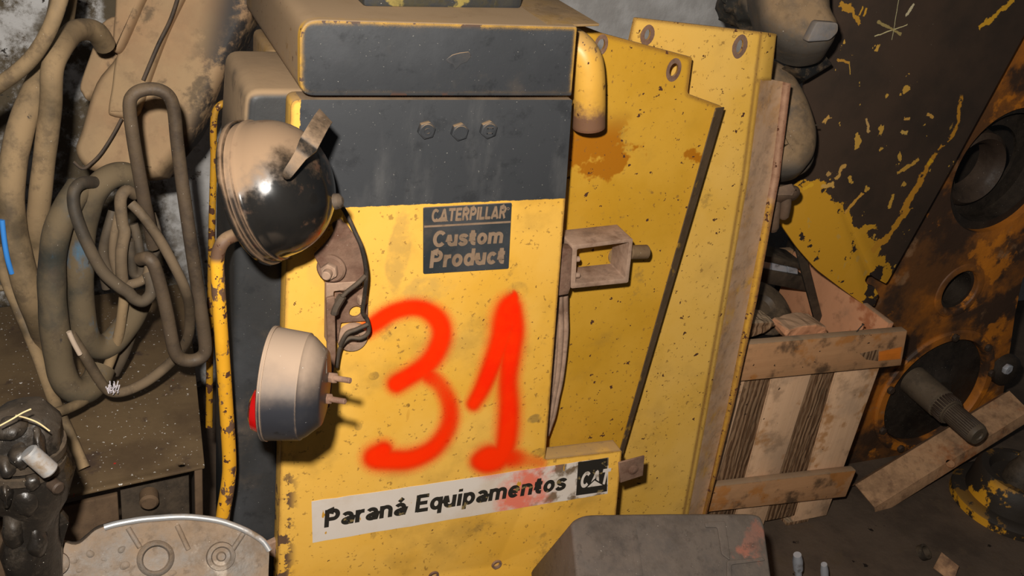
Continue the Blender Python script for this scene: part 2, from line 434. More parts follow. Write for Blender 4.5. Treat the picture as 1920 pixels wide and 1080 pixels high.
# dent on the hood
obj('paint_flake', plate(px([(836, 112), (848, 103), (862, 99), (879, 97), (884, 106), (876, 116), (864, 121), (853, 132), (849, 121), (840, 118)], YH-.0006), (0, .002, 0), .0006, 1), m_black, hd)
# three hexagon bolts
for i, (bx, by) in enumerate(((798, 242), (860, 245), (914, 241))):
    c = U(bx, by, YF); r = 17.5*mpp(c)
    b_ = hexa(c+Vector((0, .001, 0)), (0, -1, 0), r, .009, rot=.52+.06*i)
    if i == 0: lathe(c-Vector((0, .0095, 0)), (0, -1, 0), [(0, .005), (.001, .005), (.001, .003), (0, .003)], 14, bm=b_, closed=True)
    if i == 2:
        for k in range(4):
            a = k*math.pi/2; box(c+Vector((math.cos(a)*.004, -.0102, math.sin(a)*.004)), .0018 if k%2==0 else .009, .001, .009 if k%2==0 else .0018, bevel=0, bm=b_)
    obj('hex_bolt', b_, m_black, cab)
# elbow pipe behind the hood's right end
ep = hose([(1048, 78, 1.40), (1075, 84, 1.38), (1097, 108, 1.365), (1104, 150, 1.36), (1104, 238, 1.36)], 31, n=9, seg=28)
def pipe_more(m):
    z = U(1104, 200, 1.36).z
    k = m.ma('MULTIPLY_ADD', m.ma('SUBTRACT', m.noise(35, 6), .5), .06, m.lin(0, 0, 1, -z))
    m.lay(m.rng(k, .012, -.012), srgb(112, 78, 54), .8)
    m.lay(m.blot(40, .62, .66, stretch=(1, 1, .6)), srgb(86, 56, 30), .8)
m_pipe = yellow('pipe_paint', srgb(216, 164, 70), srgb(206, 152, 54), more=pipe_more, dustup=.7)
pp = obj('elbow_pipe', ep, m_pipe, cab)
# inner sheet with its flange
YI = 1.42
I0 = [(1060, 36), (1128, 62), (1298, 108), (1289, 176), (1355, 200), (1165, 850), (1160, 900), (1010, 900), (1020, 500)]
ih = []
for hx, hy, rx in ((1127, 84, 8), (1263, 131, 9)):
    c = U(hx, hy, YI); r = rx*mpp(c)
    ih.append([c+Vector((math.cos(k*math.pi/10)*r, 0, math.sin(k*math.pi/10)*r*1.45)) for k in range(20)])
I = px(I0, YI)
ins = obj('inner_sheet', plate(rnd(I, [0, 0, .003, .006, .006, 0, 0, 0, 0]), (0, .004, 0), .001, 1, ih), m_inner, cab)
for h in ih:
    c = sum(h, Vector())/len(h)
    bm = bmesh.new(); n = len(h)
    a = [bm.verts.new(c+(p-c)*1.0+Vector((0, -.0008, 0))) for p in h]; b = [bm.verts.new(c+(p-c)*1.75+Vector((0, -.0008, 0))) for p in h]
    for k in range(n): bm.faces.new((a[k], a[(k+1)%n], b[(k+1)%n], b[k]))
    r_ = bmesh.ops.extrude_face_region(bm, geom=bm.faces[:]); bmesh.ops.translate(bm, verts=[g for g in r_['geom'] if isinstance(g, bmesh.types.BMVert)], vec=(0, .0006, 0))
    obj('rust_ring', bm, m_rusty, ins)
fa, fb = U(1355, 200, YI), U(1163, 858, YI)
m_flange = dusty('flange_metal', srgb(96, 74, 52), dust=srgb(118, 94, 66), amt=.8, lo=-1, hi=.6, patches=(srgb(200, 150, 40), 26, .60))
w0, w1 = U(1328, 196, YI)-fa, U(1148, 852, YI)-fb
obj('flange', plate([fa+Vector((.002, -.003, 0)), fb+Vector((.002, -.003, 0)), fb+w1*.82+Vector((0, -.016, 0)), fa+w0*.82+Vector((0, -.016, 0))], (.001, .003, 0), .001, 1), m_flange, ins)
# square tube bracket
YT = 1.335
oa = [(1072, 460), (1187, 447), (1178, 530), (1070, 541)]
ob = [(1082, 467), (1180, 454), (1172, 522), (1079, 532)]
own = plate(rnd(px(oa, YT), .004), (0, .055, 0), .0012, 2, [rnd(px(ob, YT), .003)])
tb = obj('square_tube_bracket', own, m_pink, cab)
obj('mounting_angle', plate(px([(1052, 466), (1074, 466), (1070, 540), (1066, 552), (1042, 556)], YT-.004), (0, .02, 0), .002, 2), m_rusty, tb)
pa = U(1180, 473, YT+.02); pb = U(1214, 472, YT+.02)
obj('pin', rod(pa, pb, 13.5*mpp(pa), 24, ch=.002), m_flange, tb)
c = U(1158, 478, YI); b_ = hexa(c, (0, -1, 0), 15*mpp(c), .014); lathe(c, (0, -1, 0), [(0, .019), (.003, .019), (.003, 0)], 24, bm=b_)
obj('hex_bolt', b_, m_tan, tb)
for by in (486, 516):
    c = U(1080, by, YT+.012); obj('rivet', rod(c-Vector((.003, 0, 0)), c+Vector((.006, 0, 0)), .005, 12, ch=.001), m_pink, tb)
# dusty belts seen past the panel's edge
for k, (dx, rr) in enumerate(((-3, 7), (8, 6), (-14, 7))):
    g = hose([(1052+dx, 548, 1.37), (1053+dx*.9, 620, 1.37), (1048+dx*.8, 690, 1.37), (1036+dx*.6, 760, 1.37), (1022+dx*.4, 815, 1.37)], rr, n=10, seg=10, wob=.25)
    obj('belt_strand', g, m_pink, cab)
# lug with a bolt at the lower right
lug = obj('mounting_lug', plate(px([(1160, 868), (1209, 855), (1206, 892), (1163, 906)], YF-.004), (0, .004, 0), .001, 1), m_rusty, cab)
c = U(1187, 880, YF-.004); obj('bolt_head', lathe(c, (0, -1, 0), [(0, .0105), (.002, .0105), (.004, .006), (.005, 0)], 20), m_rusty, lug)
# left lug by the casting
obj('mounting_tab', plate(px([(500, 1022), (522, 1012), (524, 1052), (505, 1042)], YF+.02), (0, .012, 0), .002, 1), m_pink, cab)

# sprayed number
import array
segs = []
def stroke(pts, w):
    q = cr(pts, 6)
    for a, b in zip(q, q[1:]): segs.append((a, b))
# (px, py, radius, strength)
Z = lambda l: [(660+a/2.7, 520+b/2.7, r/2.7, s) for a, b, r, s in l]
stroke(Z([(75,265,46,.75),(130,225,48,1),(200,180,46,1),(290,155,46,1),(370,165,48,1),(435,215,56,1),(455,290,56,1),(425,380,56,1),(370,450,56,1),(300,495,52,1),(225,540,50,1.05),(270,525,40,.8)]), 0)
stroke(Z([(380,490,50,.8),(445,545,46,.62),(490,630,48,.72),(497,715,50,.78),(465,800,50,.85),(400,875,52,.95),(300,920,56,1),(200,925,60,1),(110,915,60,1),(160,880,56,1)]), 0)
stroke(Z([(615,640,40,.95),(660,560,46,1),(710,440,54,1),(755,310,62,1),(775,220,70,1),(795,150,62,1),(822,95,22,.9),(820,75,12,.6)]), 0)
stroke(Z([(815,150,50,.95),(830,260,50,.9),(805,380,58,1),(790,520,56,.88),(795,640,58,.95),(790,760,60,1),(775,860,58,1),(740,920,60,1),(680,945,54,1),(640,930,46,.9),(700,900,56,1),(800,910,60,.8),(880,925,40,.35),(960,940,30,.3)]), 0)
def dens(x, y):
    best = 0.0
    for a, b in segs:
        dx, dy = b[0]-a[0], b[1]-a[1]; L = dx*dx+dy*dy
        t = 0 if L < 1e-9 else max(0, min(1, ((x-a[0])*dx+(y-a[1])*dy)/L))
        d = math.hypot(x-a[0]-dx*t, y-a[1]-dy*t); r = a[2]+(b[2]-a[2])*t
        if d > r*3.2: continue
        s = a[3]+(b[3]-a[3])*t; e = d/r
        v = s*(1.06/(1+math.exp((e-.80)*5.0))+.07*math.exp(-(e/1.7)**2))
        best = max(best, v)
    return best
bm = bmesh.new(); lay = bm.verts.layers.float.new('spray'); grid = {}
NX, NY = 150, 150; gx0, gx1, gy0, gy1 = 655, 1056, 515, 908
for j in range(NY+1):
    for i in range(NX+1):
        x, y = gx0+(gx1-gx0)*i/NX, gy0+(gy1-gy0)*j/NY
        d = dens(x, y)
        xe = 1060-(y-372)*38/490-1.5
        if y < 860 and x > xe: d = -1
        if d > .004:
            v = bm.verts.new(U(x, y, YF-.0007)); v[lay] = d; grid[i, j] = v
for (i, j), v in list(grid.items()):
    k = [(i, j), (i+1, j), (i+1, j+1), (i, j+1)]
    if all(q in grid for q in k): bm.faces.new([grid[q] for q in k])
m = Mat('red_spray_paint', srgb(255, 48, 2), .9, 0, .05)
at = m.n('ShaderNodeAttribute'); at.attribute_name = 'spray'
fac = m.ma('MULTIPLY_ADD', m.ma('SUBTRACT', m.noise(520, 2), .5), .45, at.outputs['Fac'])
fac = m.ma('MULTIPLY', fac, m.rng(at.outputs['Fac'], .01, .10))
m.lay(m.blot(9, .45, .7), srgb(252, 36, 2))
mat = m.done(); tr = m.n('ShaderNodeBsdfTransparent'); ms = m.n('ShaderNodeMixShader')
cl = m.n('ShaderNodeClamp'); m.put(cl.inputs[0], fac); m.t.links.new(cl.outputs[0], ms.inputs[0]); m.t.links.new(tr.outputs[0], ms.inputs[1]); m.t.links.new(m.b.outputs[0], ms.inputs[2]); m.t.links.new(ms.outputs[0], m.out.inputs[0])
obj('sprayed_number', bm, mat, cab, smooth=0, label='red spray painted number 31')

# lettering
def arc(x, y, rx, ry, a0, a1, n=10):
    return [(x+rx*math.cos(math.radians(a0+(a1-a0)*k/n)), y+ry*math.sin(math.radians(a0+(a1-a0)*k/n))) for k in range(n+1)]
O_ = [arc(.31, .36, .21, .27, 0, 360, 24)]
a_ = [[(.47, 0), (.47, .46)]+arc(.28, .46, .19, .17, 0, 150), arc(.27, .205, .17, .115, 0, 360, 18)]
GL = {'C': (.82, [arc(.42, .5, .31, .41, 42, 318, 20)]), 'A': (.84, [[(.09, 0), (.40, .93)], [(.75, 0), (.44, .93)], [(.2, .24), (.64, .24)], [(.36, .9), (.48, .9)]]),
      'T': (.72, [[(0, .91), (.72, .91)], [(.36, 0), (.36, .9)]]), 'E': (.64, [[(.1, 0), (.1, 1)], [(.1, .91), (.62, .91)], [(.1, .51), (.57, .51)], [(.1, .09), (.64, .09)]]),
      'R': (.74, [[(.1, 0), (.1, 1)], [(.1, .91), (.42, .91)]+arc(.42, .7, .2, .21, 90, -90)+[(.1, .49)], [(.4, .46), (.63, 0)]]),
      'P': (.7, [[(.1, 0), (.1, 1)], [(.1, .91), (.4, .91)]+arc(.4, .68, .2, .23, 90, -90)+[(.1, .45)]]),
      'I': (.2, [[(.1, 0), (.1, 1)]]), 'L': (.58, [[(.1, 0), (.1, 1)], [(.1, .09), (.58, .09)]]),
      'u': (.62, [[(.1, .72), (.1, .3)]+arc(.31, .3, .21, .21, 180, 360)+[(.52, .4)], [(.52, 0), (.52, .72)]]),
      's': (.56, [cr([(.49, .53), (.42, .61), (.28, .64), (.14, .59), (.11, .5), (.19, .41), (.36, .34), (.46, .26), (.45, .15), (.32, .08), (.17, .09), (.07, .19)], 3)]),
      't': (.44, [[(.2, .93), (.2, .25)]+arc(.34, .25, .14, .16, 180, 270, 6)+[(.43, .09)], [(0, .635), (.42, .635)]]),
      'o': (.62, O_), 'c': (.56, [arc(.31, .36, .21, .27, 40, 320, 18)]), 'e': (.62, [[(.14, .35), (.52, .35)], arc(.31, .36, .21, .27, 0, 318, 20)]),
      'm': (.94, [[(.1, 0), (.1, .72)], [(.1, .4)]+arc(.285, .44, .185, .19, 180, 0)+[(.47, 0)], [(.47, .4)]+arc(.655, .44, .185, .19, 180, 0)+[(.84, 0)]]),
      'n': (.62, [[(.1, 0), (.1, .72)], [(.1, .4)]+arc(.31, .42, .21, .21, 180, 0)+[(.52, 0)]]), 'r': (.42, [[(.1, 0), (.1, .72)], [(.1, .36)]+arc(.33, .36, .23, .26, 180, 90)+[(.42, .62)]]),
      'd': (.62, O_+[[(.52, 0), (.52, 1)]]), 'q': (.62, O_+[[(.52, -.25), (.52, .72)]]), 'p': (.62, O_+[[(.1, -.25), (.1, .72)]]),
      'i': (.2, [[(.1, 0), (.1, .72)], [(.1, .84), (.1, 1)]]), 'a': (.58, a_), '\u00e1': (.58, a_+[[(.22, .79), (.40, .99)]]), ' ': (.22, [])}
def lettering(name, body, a, b, height, depth_, mat, parent, w=.215, off=0.0):
    """bold lettering from a to b along its foot, of the given cap height, raised by depth_ off the panel"""
    tot = sum(GL[ch][0]+.085 for ch in body)-.085; u = b-a; up = Vector((-u.z, 0, u.x)).normalized(); x = 0; bm = bmesh.new(); lift = 0
    for ch in body:
        adv, st_ = GL[ch]
        for pl_ in st_:
            lift += 1; n = len(pl_); loop = (Vector(pl_[0])-Vector(pl_[-1])).length < 1e-3 and n > 4; rows = []
            for i in range(n):
                if loop: t0 = Vector(pl_[i])-Vector(pl_[i-1] if i else pl_[-2]); t1 = Vector(pl_[i+1] if i < n-1 else pl_[1])-Vector(pl_[i])
                else:
                    t0 = Vector(pl_[i])-Vector(pl_[i-1]) if i else Vector(pl_[1])-Vector(pl_[0]); t1 = Vector(pl_[i+1])-Vector(pl_[i]) if i < n-1 else t0
                t = (t0.normalized()+t1.normalized()).normalized(); nn = Vector((-t.y, t.x))*w/2/max(.5, t.dot(t1.normalized()))
                rows.append([bm.verts.new(a+u*((x+q.x)/tot)+up*(q.y*height)+Vector((0, -off-(lift%7)*2e-5, 0))) for q in (Vector(pl_[i])+nn, Vector(pl_[i])-nn)])
            for (p, q), (r, v) in zip(rows, rows[1:]): bm.faces.new((p, q, v, r))
        x += adv+.085
    r = bmesh.ops.extrude_face_region(bm, geom=bm.faces[:])
    bmesh.ops.translate(bm, verts=[g for g in r['geom'] if isinstance(g, bmesh.types.BMVert)], vec=(0, -depth_, 0))
    return obj(name, bm, mat, parent, smooth=0)
m_plate = black_paint('nameplate_black', srgb(44, 48, 50), .3)
m_letter = dusty('nameplate_letter', srgb(132, 108, 86), dust=srgb(150, 124, 100), amt=.6, lo=-1.5, hi=.3, specks=False)
NP = px([(793, 388), (959, 379), (953, 503), (793, 513)], YF)
npl = obj('nameplate', plate(rnd(NP, .003), (0, -.0022, 0), .0005, 1), m_plate, cab, label='black nameplate with raised tan letters')
YN = YF-.0022
obj('divider_line', plate(px([(795, 423), (957, 414), (957, 417.5), (795, 426.5)], YN), (0, -.0007, 0)), m_letter, npl)
hh = lambda x, y0, y1: (U(x, y0, YN)-U(x, y1, YN)).length
lettering('raised_lettering', 'CATERPILLAR', U(808, 416, YN), U(947, 408.5, YN), hh(880, 389, 412.5), .0012, m_letter, npl)
obj('raised_emblem', plate(px([(815, 416), (828.5, 405), (841, 414.5)], YN-.0012), (0, -.0006, 0)), m_letter, npl)
c = U(952.5, 391, YN); obj('raised_ring', lathe(c, (0, -1, 0), [(0, .0023), (.0008, .0023), (.0008, .0016), (0, .0016)], 16, closed=True), m_letter, npl)
lettering('raised_lettering', 'Custom', U(810, 463, YN), U(941, 455, YN), hh(880, 430, 459), .0014, m_letter, npl)
lettering('raised_lettering', 'Product', U(805, 502, YN), U(944, 493, YN), hh(880, 466, 497), .0014, m_letter, npl)
# sticker
m_st = Mat('sticker_white', srgb(216, 203, 190), .6)
m_st.lay(m_st.blot(10, .45, .7, detail=8), srgb(206, 188, 168))
xs = U(1000, 900, YF).x
m_st.lay(m_st.mul(m_st.blot(22, .50, .62, detail=6), m_st.rng(m_st.lin(1, 0, 0, -xs), -.05, .02)), srgb(120, 100, 78))
m_st.lay(m_st.mul(m_st.blot(16, .40, .60, detail=6), m_st.mul(m_st.rng(m_st.lin(1, 0, -.2, 0), U(930, 900, YF).x-.2*U(930, 900, YF).z, U(960, 900, YF).x-.2*U(960, 900, YF).z), m_st.rng(m_st.lin(1, 0, 0, -xs), .06, .02))), srgb(226, 120, 96))
m_st.lay(m_st.blot(60, .68, .70, detail=4, stretch=(1, 1, .35)), srgb(200, 146, 50))
m_st = m_st.done()
S = px([(584, 940), (1141, 857.5), (1139, 925), (586, 1017)], YF)
edge_ = []
for i in range(4):
    a, b = S[i], S[(i+1)%4]; k = 26 if i in (0, 2) else 7
    for j in range(k):
        edge_.append(a+(b-a)*(j/k)+Vector((0, 0, random.uniform(-.0007, .0007))))
stk = obj('sticker', plate(edge_, (0, -.0006, 0)), m_st, cab, label='white sticker strip with black lettering')
m_ink = Mat('sticker_ink', srgb(38, 34, 28), .6); m_ink.lay(m_ink.blot(50, .62, .65, detail=5), srgb(130, 110, 70)); m_ink = m_ink.done()
YS = YF-.0006
lettering('printed_lettering', 'Paran\u00e1', U(608, 989.5, YS), U(760, 964.5, YS), hh(690, 946, 978), .0002, m_ink, stk)
lettering('printed_lettering', 'Equipamentos', U(778, 961, YS), U(1059, 917.5, YS), hh(910, 908.5, 939), .0002, m_ink, stk)
obj('logo_panel', plate(px([(1084, 866.5), (1139, 859), (1138, 921), (1080, 929)], YS), (0, -.0003, 0)), m_ink, stk)
lettering('logo_lettering', 'CAT', U(1086, 915, YS), U(1139, 907, YS), hh(1110, 881, 909), .0002, m_st, stk, off=.0003)
obj('logo_emblem', plate(px([(1098, 914.5), (1115, 897.5), (1134, 909.5)], YS-.0005), (0, -.0003, 0)), m_ink, stk)
obj('logo_emblem', plate(px([(1101.5, 913.5), (1115, 901), (1129.5, 909.5)], YS-.0008), (0, -.0003, 0)), m_st, stk)
# ------------------------------------------------------------------ round work lamp on the cabinet
m_lampblack = Mat('lamp_black', srgb(20, 20, 20), .13, 0, .6)
m_lampblack.lay(m_lampblack.blot(9, .45, .65, detail=7), srgb(28, 26, 24), .2)
m_lampblack.lay(m_lampblack.mul(m_lampblack.mul(m_lampblack.rng(m_lampblack.ma('ADD', m_lampblack.sep(m_lampblack.nor)[2], m_lampblack.ma('MULTIPLY', m_lampblack.ma('SUBTRACT', m_lampblack.noise(13, 7), .5), 1.9)), .36, .86), 1.0), .94), srgb(142, 114, 86), .95)
m_lampblack.lay(m_lampblack.mul(m_lampblack.blot(15, .56, .64, detail=7), .5), srgb(104, 74, 54), .6)
m_lampblack.lay(m_lampblack.mul(m_lampblack.edge(.006, .06, .16, 60, .2), .6), srgb(150, 118, 90), .9)
m_lampblack = m_lampblack.done()
m_wire = dusty('wire_black', srgb(40, 37, 34), dust=srgb(120, 100, 80), amt=.5, lo=-.6, hi=.8, specks=False)
m_strap = dusty('strap_dark', srgb(46, 42, 38), dust=srgb(140, 114, 88), amt=.9, lo=.15, hi=.6, rough=.35)
def from_cam(a): return c2w(Vector(a)).normalized()
lc = UP(487, 360, EYE+cz*1.27, cz); la = from_cam((-.92, .19, .20))
lamp = thing('work_lamp', 'round black dusty work lamp, the upper lamp bolted to the cabinet front', 'lamp', lc+Vector((0, 0, -.1)))
R_ = 141*mpp(lc)*.985
D_ = R_*1.0                                     # bowl depth
prof = [(-D_, 0)]
for k in range(1, 15):
    a = math.pi/2*k/14; prof.append((-.16*R_-(D_-.16*R_)*math.cos(a)**1.0, R_*.93*math.sin(a)**.92))
bowl = lathe(lc, la, prof+[(-.13*R_, R_*.945), (-.115*R_, R_*.965), (-.09*R_, R_*.965), (-.075*R_, R_*.94), (0, R_*.95), (.0, R_*.3)], 72)
obj('housing', bowl, m_lampblack, lamp, smooth=50)
rimb = lathe(lc, la, [(.0, R_*.9), (.0, R_*.95), (.012*R_, R_*.995), (.07*R_, R_*1.0), (.10*R_, R_*.97), (.12*R_, R_*.9), (.12*R_, R_*.5), (.05*R_, R_*.5)], 72)
obj('rim', rimb, m_lampblack, lamp, smooth=50)
obj('lens', lathe(lc+la*R_*.05, la, [(0, R_*.86), (.08*R_, R_*.8), (.16*R_, R_*.5), (.19*R_, 0)], 40), Mat('lamp_glass', (.75, .78, .8, 1), .1).done(), lamp)
# bent strap: lower leg lies on the bowl, upper flag stands off
def UDp(x, y, d): return UP(x, y, EYE+cz*d, cz)
def strip(mid, th, bm=None):
    own = bmesh.new(); rows = []
    for (x, y, w, d, ang) in mid:
        dx, dy = math.cos(ang)*w/2, math.sin(ang)*w/2
        a, b = UDp(x-dx, y-dy, d), UDp(x+dx, y+dy, d); rows.append((own.verts.new(a), own.verts.new(b)))
    for (a, b), (c, d) in zip(rows, rows[1:]): own.faces.new((a, b, d, c))
    r = bmesh.ops.extrude_face_region(own, geom=own.faces[:])
    bmesh.ops.translate(own, verts=[g for g in r['geom'] if isinstance(g, bmesh.types.BMVert)], vec=cz*th)
    return merge(bm, own)
A_ = .62
st = strip([(533, 334, 8, 1.168, A_), (536, 330, 17, 1.165, A_), (541, 323, 20, 1.163, A_), (552, 308, 22, 1.162, A_), (563, 292, 25, 1.163, A_), (572, 280, 33, 1.163, A_), (577, 273, 38, 1.157, A_), (582, 264, 38, 1.155, A_+.05), (592, 246, 37, 1.165, A_+.1), (602, 229, 36, 1.18, A_+.15), (611, 216, 35, 1.195, A_+.2)], .0022)
obj('clip', st, m_strap, lamp, smooth=60)
# fan shaped bracket, washer, nut and stud
YK = YF-.03
fan = plate(rnd(px([(588, 478), (606, 462), (626, 436), (632, 412), (650, 420), (664, 440), (678, 468), (684, 500), (680, 540), (640, 548), (616, 532)], YK), .004), (0, .004, 0), .0012, 1)
bk_ = obj('bracket', fan, m_rusty, lamp)
c = U(622, 502, YK); ax = from_cam((-.12, .42, -.9))
obj('washer', lathe(c, ax, [(0, .021), (.004, .021), (.007, .018), (.007, 0)], 28), m_rusty, bk_)
nb = hexa(c+ax*.006, ax, .0125, .011); rod(c+ax*.01, c+ax*.030, .0068, 16, bm=nb, ch=.0015)
obj('nut', nb, m_pink, bk_)
obj('backing_disc', plate(rnd(px([(622, 420), (640, 410), (660, 440), (672, 470), (655, 470), (630, 445)], YK+.006), .004), (0, .003, 0)), m_rusty, bk_)
# clevis below the fan with a bored web and a round foot on the panel
fr = plate(rnd(px([(612, 532), (676, 528), (676, 541), (626, 547), (624, 640), (611, 640)], YK-.002), .002), (0, .012, 0), .001, 1)
obj('clevis', fr, m_pink, bk_)
cc = U(667, 585, YF-.012); hr = 12*mpp(cc)
web = plate(px([(628, 548), (690, 538), (690, 602), (640, 606), (634, 640), (626, 640)], YF-.012), (0, .006, 0), .001, 1,
            [[cc+Vector((math.cos(k*math.pi/8)*hr, 0, math.sin(k*math.pi/8)*hr)) for k in range(16)]])
obj('mounting_plate', web, m_rusty, bk_)
obj('foot', lathe(U(660, 630, YF), (0, -1, 0), [(0, .024), (.006, .024), (.010, .021), (.010, .011), (.006, .010), (.006, 0)], 30), m_pink, bk_)
obj('nut', hexa(U(680, 555, YF-.02), (0, 0, -1), .008, .012, dome=False), m_pink, bk_)
wp = [(628, 376, 1.262), (640, 386, 1.255), (653, 408, 1.245), (664, 432, 1.24), (676, 458, 1.235), (684, 490, 1.235), (687, 520, 1.24), (683, 560, 1.25), (680, 585, 1.255), (688, 598, 1.26), (691, 622, 1.26), (676, 634, 1.262), (656, 634, 1.265), (640, 648, 1.265), (634, 668, 1.265), (631, 688, 1.265)]
obj('wire', hose(wp, 4.2, n=6, seg=10), m_wire, lamp)
obj('wire', hose([(690, 608, 1.258), (668, 618, 1.258), (650, 626, 1.258), (638, 648, 1.26)], 4.5, n=6, seg=10), m_wire, lamp)
w2 = hose([(687, 515, 1.24), (672, 530, 1.235), (652, 546, 1.235), (640, 558, 1.235)], 4.5, n=6, seg=10)
obj('connector', hose([(642, 555, 1.235), (630, 575, 1.235), (626, 588, 1.235)], 8.5, n=4, seg=6), m_wire, lamp)
obj('wire', w2, m_wire, lamp)
lathe_ = lathe(UDp(628, 378, 1.225), from_cam((.9, -.1, -.2)), [(0, .010), (.006, .009), (.010, .004)], 16)
obj('grommet', lathe_, m_wire, lamp)

# ------------------------------------------------------------------ drum shaped tail lamp
m_drum = Mat('drum_grey', srgb(40, 40, 44), .42)
m_drum.lay(m_drum.blot(9, .45, .7, detail=7), srgb(54, 52, 52))
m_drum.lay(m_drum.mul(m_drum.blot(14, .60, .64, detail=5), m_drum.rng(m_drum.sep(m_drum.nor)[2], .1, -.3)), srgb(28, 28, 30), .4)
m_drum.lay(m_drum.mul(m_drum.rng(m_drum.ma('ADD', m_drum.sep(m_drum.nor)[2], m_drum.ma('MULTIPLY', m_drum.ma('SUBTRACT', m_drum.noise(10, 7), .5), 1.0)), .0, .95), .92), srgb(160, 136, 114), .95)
m_drum.lay(m_drum.mul(m_drum.edge(.004, .06, .16, 60, .2), .7), srgb(168, 140, 114), .9)
m_drum.lay(m_drum.blot(260, .75, .77, detail=2), srgb(210, 206, 200))
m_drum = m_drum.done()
tc = UDp(511, 719, 1.245); ta = from_cam((-.985, -.09, -.02))
R2 = 108*mpp(tc)
tail = thing('tail_lamp', 'grey drum shaped lamp with a red lens, lower on the cabinet front', 'lamp', tc+Vector((0, 0, -R2)))
L2 = 100*mpp(tc)
prof = [(-L2, 0), (-L2, R2*.55), (-L2*.97, R2*.66), (-L2*.72, R2*.87), (-L2*.66, R2*.90), (-L2*.63, R2*.935), (-L2*.05, R2*.985), (0, R2*.985), (.0, R2*.6)]
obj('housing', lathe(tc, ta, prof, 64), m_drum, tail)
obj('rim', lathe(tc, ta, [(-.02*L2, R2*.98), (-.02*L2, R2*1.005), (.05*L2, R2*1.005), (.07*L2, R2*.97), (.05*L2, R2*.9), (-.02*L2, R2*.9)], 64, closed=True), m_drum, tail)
m_red = Mat('red_lens', srgb(168, 16, 14), .12, 0, .6); m_red.lay(m_red.blot(9, .55, .7), srgb(96, 30, 24), .7); m_red.b.inputs['Transmission Weight'].default_value = .25; m_red = m_red.done()
lt_ = tc+(Vector((0, 0, -1))-ta*Vector((0, 0, -1)).dot(ta)).normalized()*R2*.58
obj('lens', lathe(lt_, ta, [(0, R2*.40), (.24*L2, R2*.40), (.36*L2, R2*.36), (.42*L2, R2*.24), (.43*L2, 0)], 48), m_red, tail, label='red lens')
# strap bracket up to the clevis and two threaded studs
obj('bracket', plate(rnd(px([(612, 560), (628, 556), (630, 668), (618, 765), (606, 766), (614, 668)], YF-.066), .003), (0, .006, 0), .001, 1), m_rusty, tail)
for (sx, sy, L) in ((622, 708, 36), (612, 747, 37)):
    a = UDp(sx, sy, 1.262); b = UDp(sx+L, sy+6, 1.245); d = (b-a).normalized(); r = 5.6*mpp(a)
    sb = hexa(a-d*.004, d, r*1.9, .010, dome=False)
    pr = [(0, r)]; n = int((b-a).length/.0016)
    for k in range(n): pr += [(.0016*k, r*.86), (.0016*k+.0008, r)]
    lathe(a, d, pr+[(pr[-1][0]+.001, r*.7)], 14, bm=sb)
    obj('stud', sb, m_rusty, tail)
obj('clip', strip([(606, 652, 5, 1.235, .2), (610, 670, 5, 1.232, .2), (611, 700, 5, 1.235, .1)], .002), m_wire, tail)

# ------------------------------------------------------------------ block on top of the hood
top_z = UZ(680, 18, U(565, 40, YH).z).z
m_moss = dusty('mossy_block', srgb(44, 48, 56), dust=srgb(96, 86, 50), amt=.7, lo=-.9, hi=.9, patches=(srgb(150, 132, 70), 22, .56))
a = UZ(681, 14, top_z+.002); b = UZ(978, 18, top_z+.002)
bm = plate([a, b, b+Vector((-.01, .17, 0)), a+Vector((0, .16, 0))], (0, 0, .085), .006, 2)
for k in range(4):
    p = a+(b-a)*(.15+.22*k)+Vector((0, 0, .052)); rod(p+Vector((0, .004, 0)), p-Vector((0, .006, 0)), .011, 14, bm=bm, ch=.002)
single('cast_block', bm, m_moss, 'dark cast block with mossy flaking paint lying on top of the cabinet', 'machine part')

# ------------------------------------------------------------------ large yellow door panel standing behind the cabinet
YD = 1.475
m_door = yellow('door_paint', srgb(228, 180, 88), srgb(220, 170, 70), spot=.675, dirt=.25, edge=.012, dustup=.6)
m_doorpink = dusty('door_return_dust', srgb(190, 142, 90), dust=srgb(196, 160, 128), amt=.9, lo=-2.2, hi=-.2, patches=(srgb(206, 152, 50), 9, .60), bump=.1, specks=False)
def dn(x, y, yy, lo):                            # straight on down to the floor
    return [(x, y)]
d0 = [(1190, 33), (1428, 60), (1394, 330), (1355, 560), (1283, 960)]
P_ = px(d0, YD)
def to_floor(a, b):
    q = b+(b-a)*(b.z/(a.z-b.z)); q.z = 0; return q
br_ = to_floor(P_[3], P_[4]); bl_ = to_floor(U(1100, 400, YD), U(1085, 800, YD)); tl2 = U(1180, 75, YD)
dl = [P_[0], *P_[1:], br_, bl_, tl2]
dh = []
for hx, hy, rx, ry in ((1214, 65, 6, 10), (1387, 87, 7, 13)):
    c = U(hx, hy, YD); s_ = mpp(c)
    dh.append([c+Vector((math.cos(k*math.pi/10)*rx*s_, 0, math.sin(k*math.pi/10)*ry*s_)) for k in range(20)])
door = thing('door_panel', 'large yellow sheet steel door panel with two slotted holes, standing behind the cabinet', 'panel', Vector(((br_.x+bl_.x)/2, YD, 0)))
dp = obj('sheet', plate(rnd(dl, [.003, 0, 0, 0, 0, 0, 0, 0]), (0, .004, 0), .001, 1, dh), m_door, door)
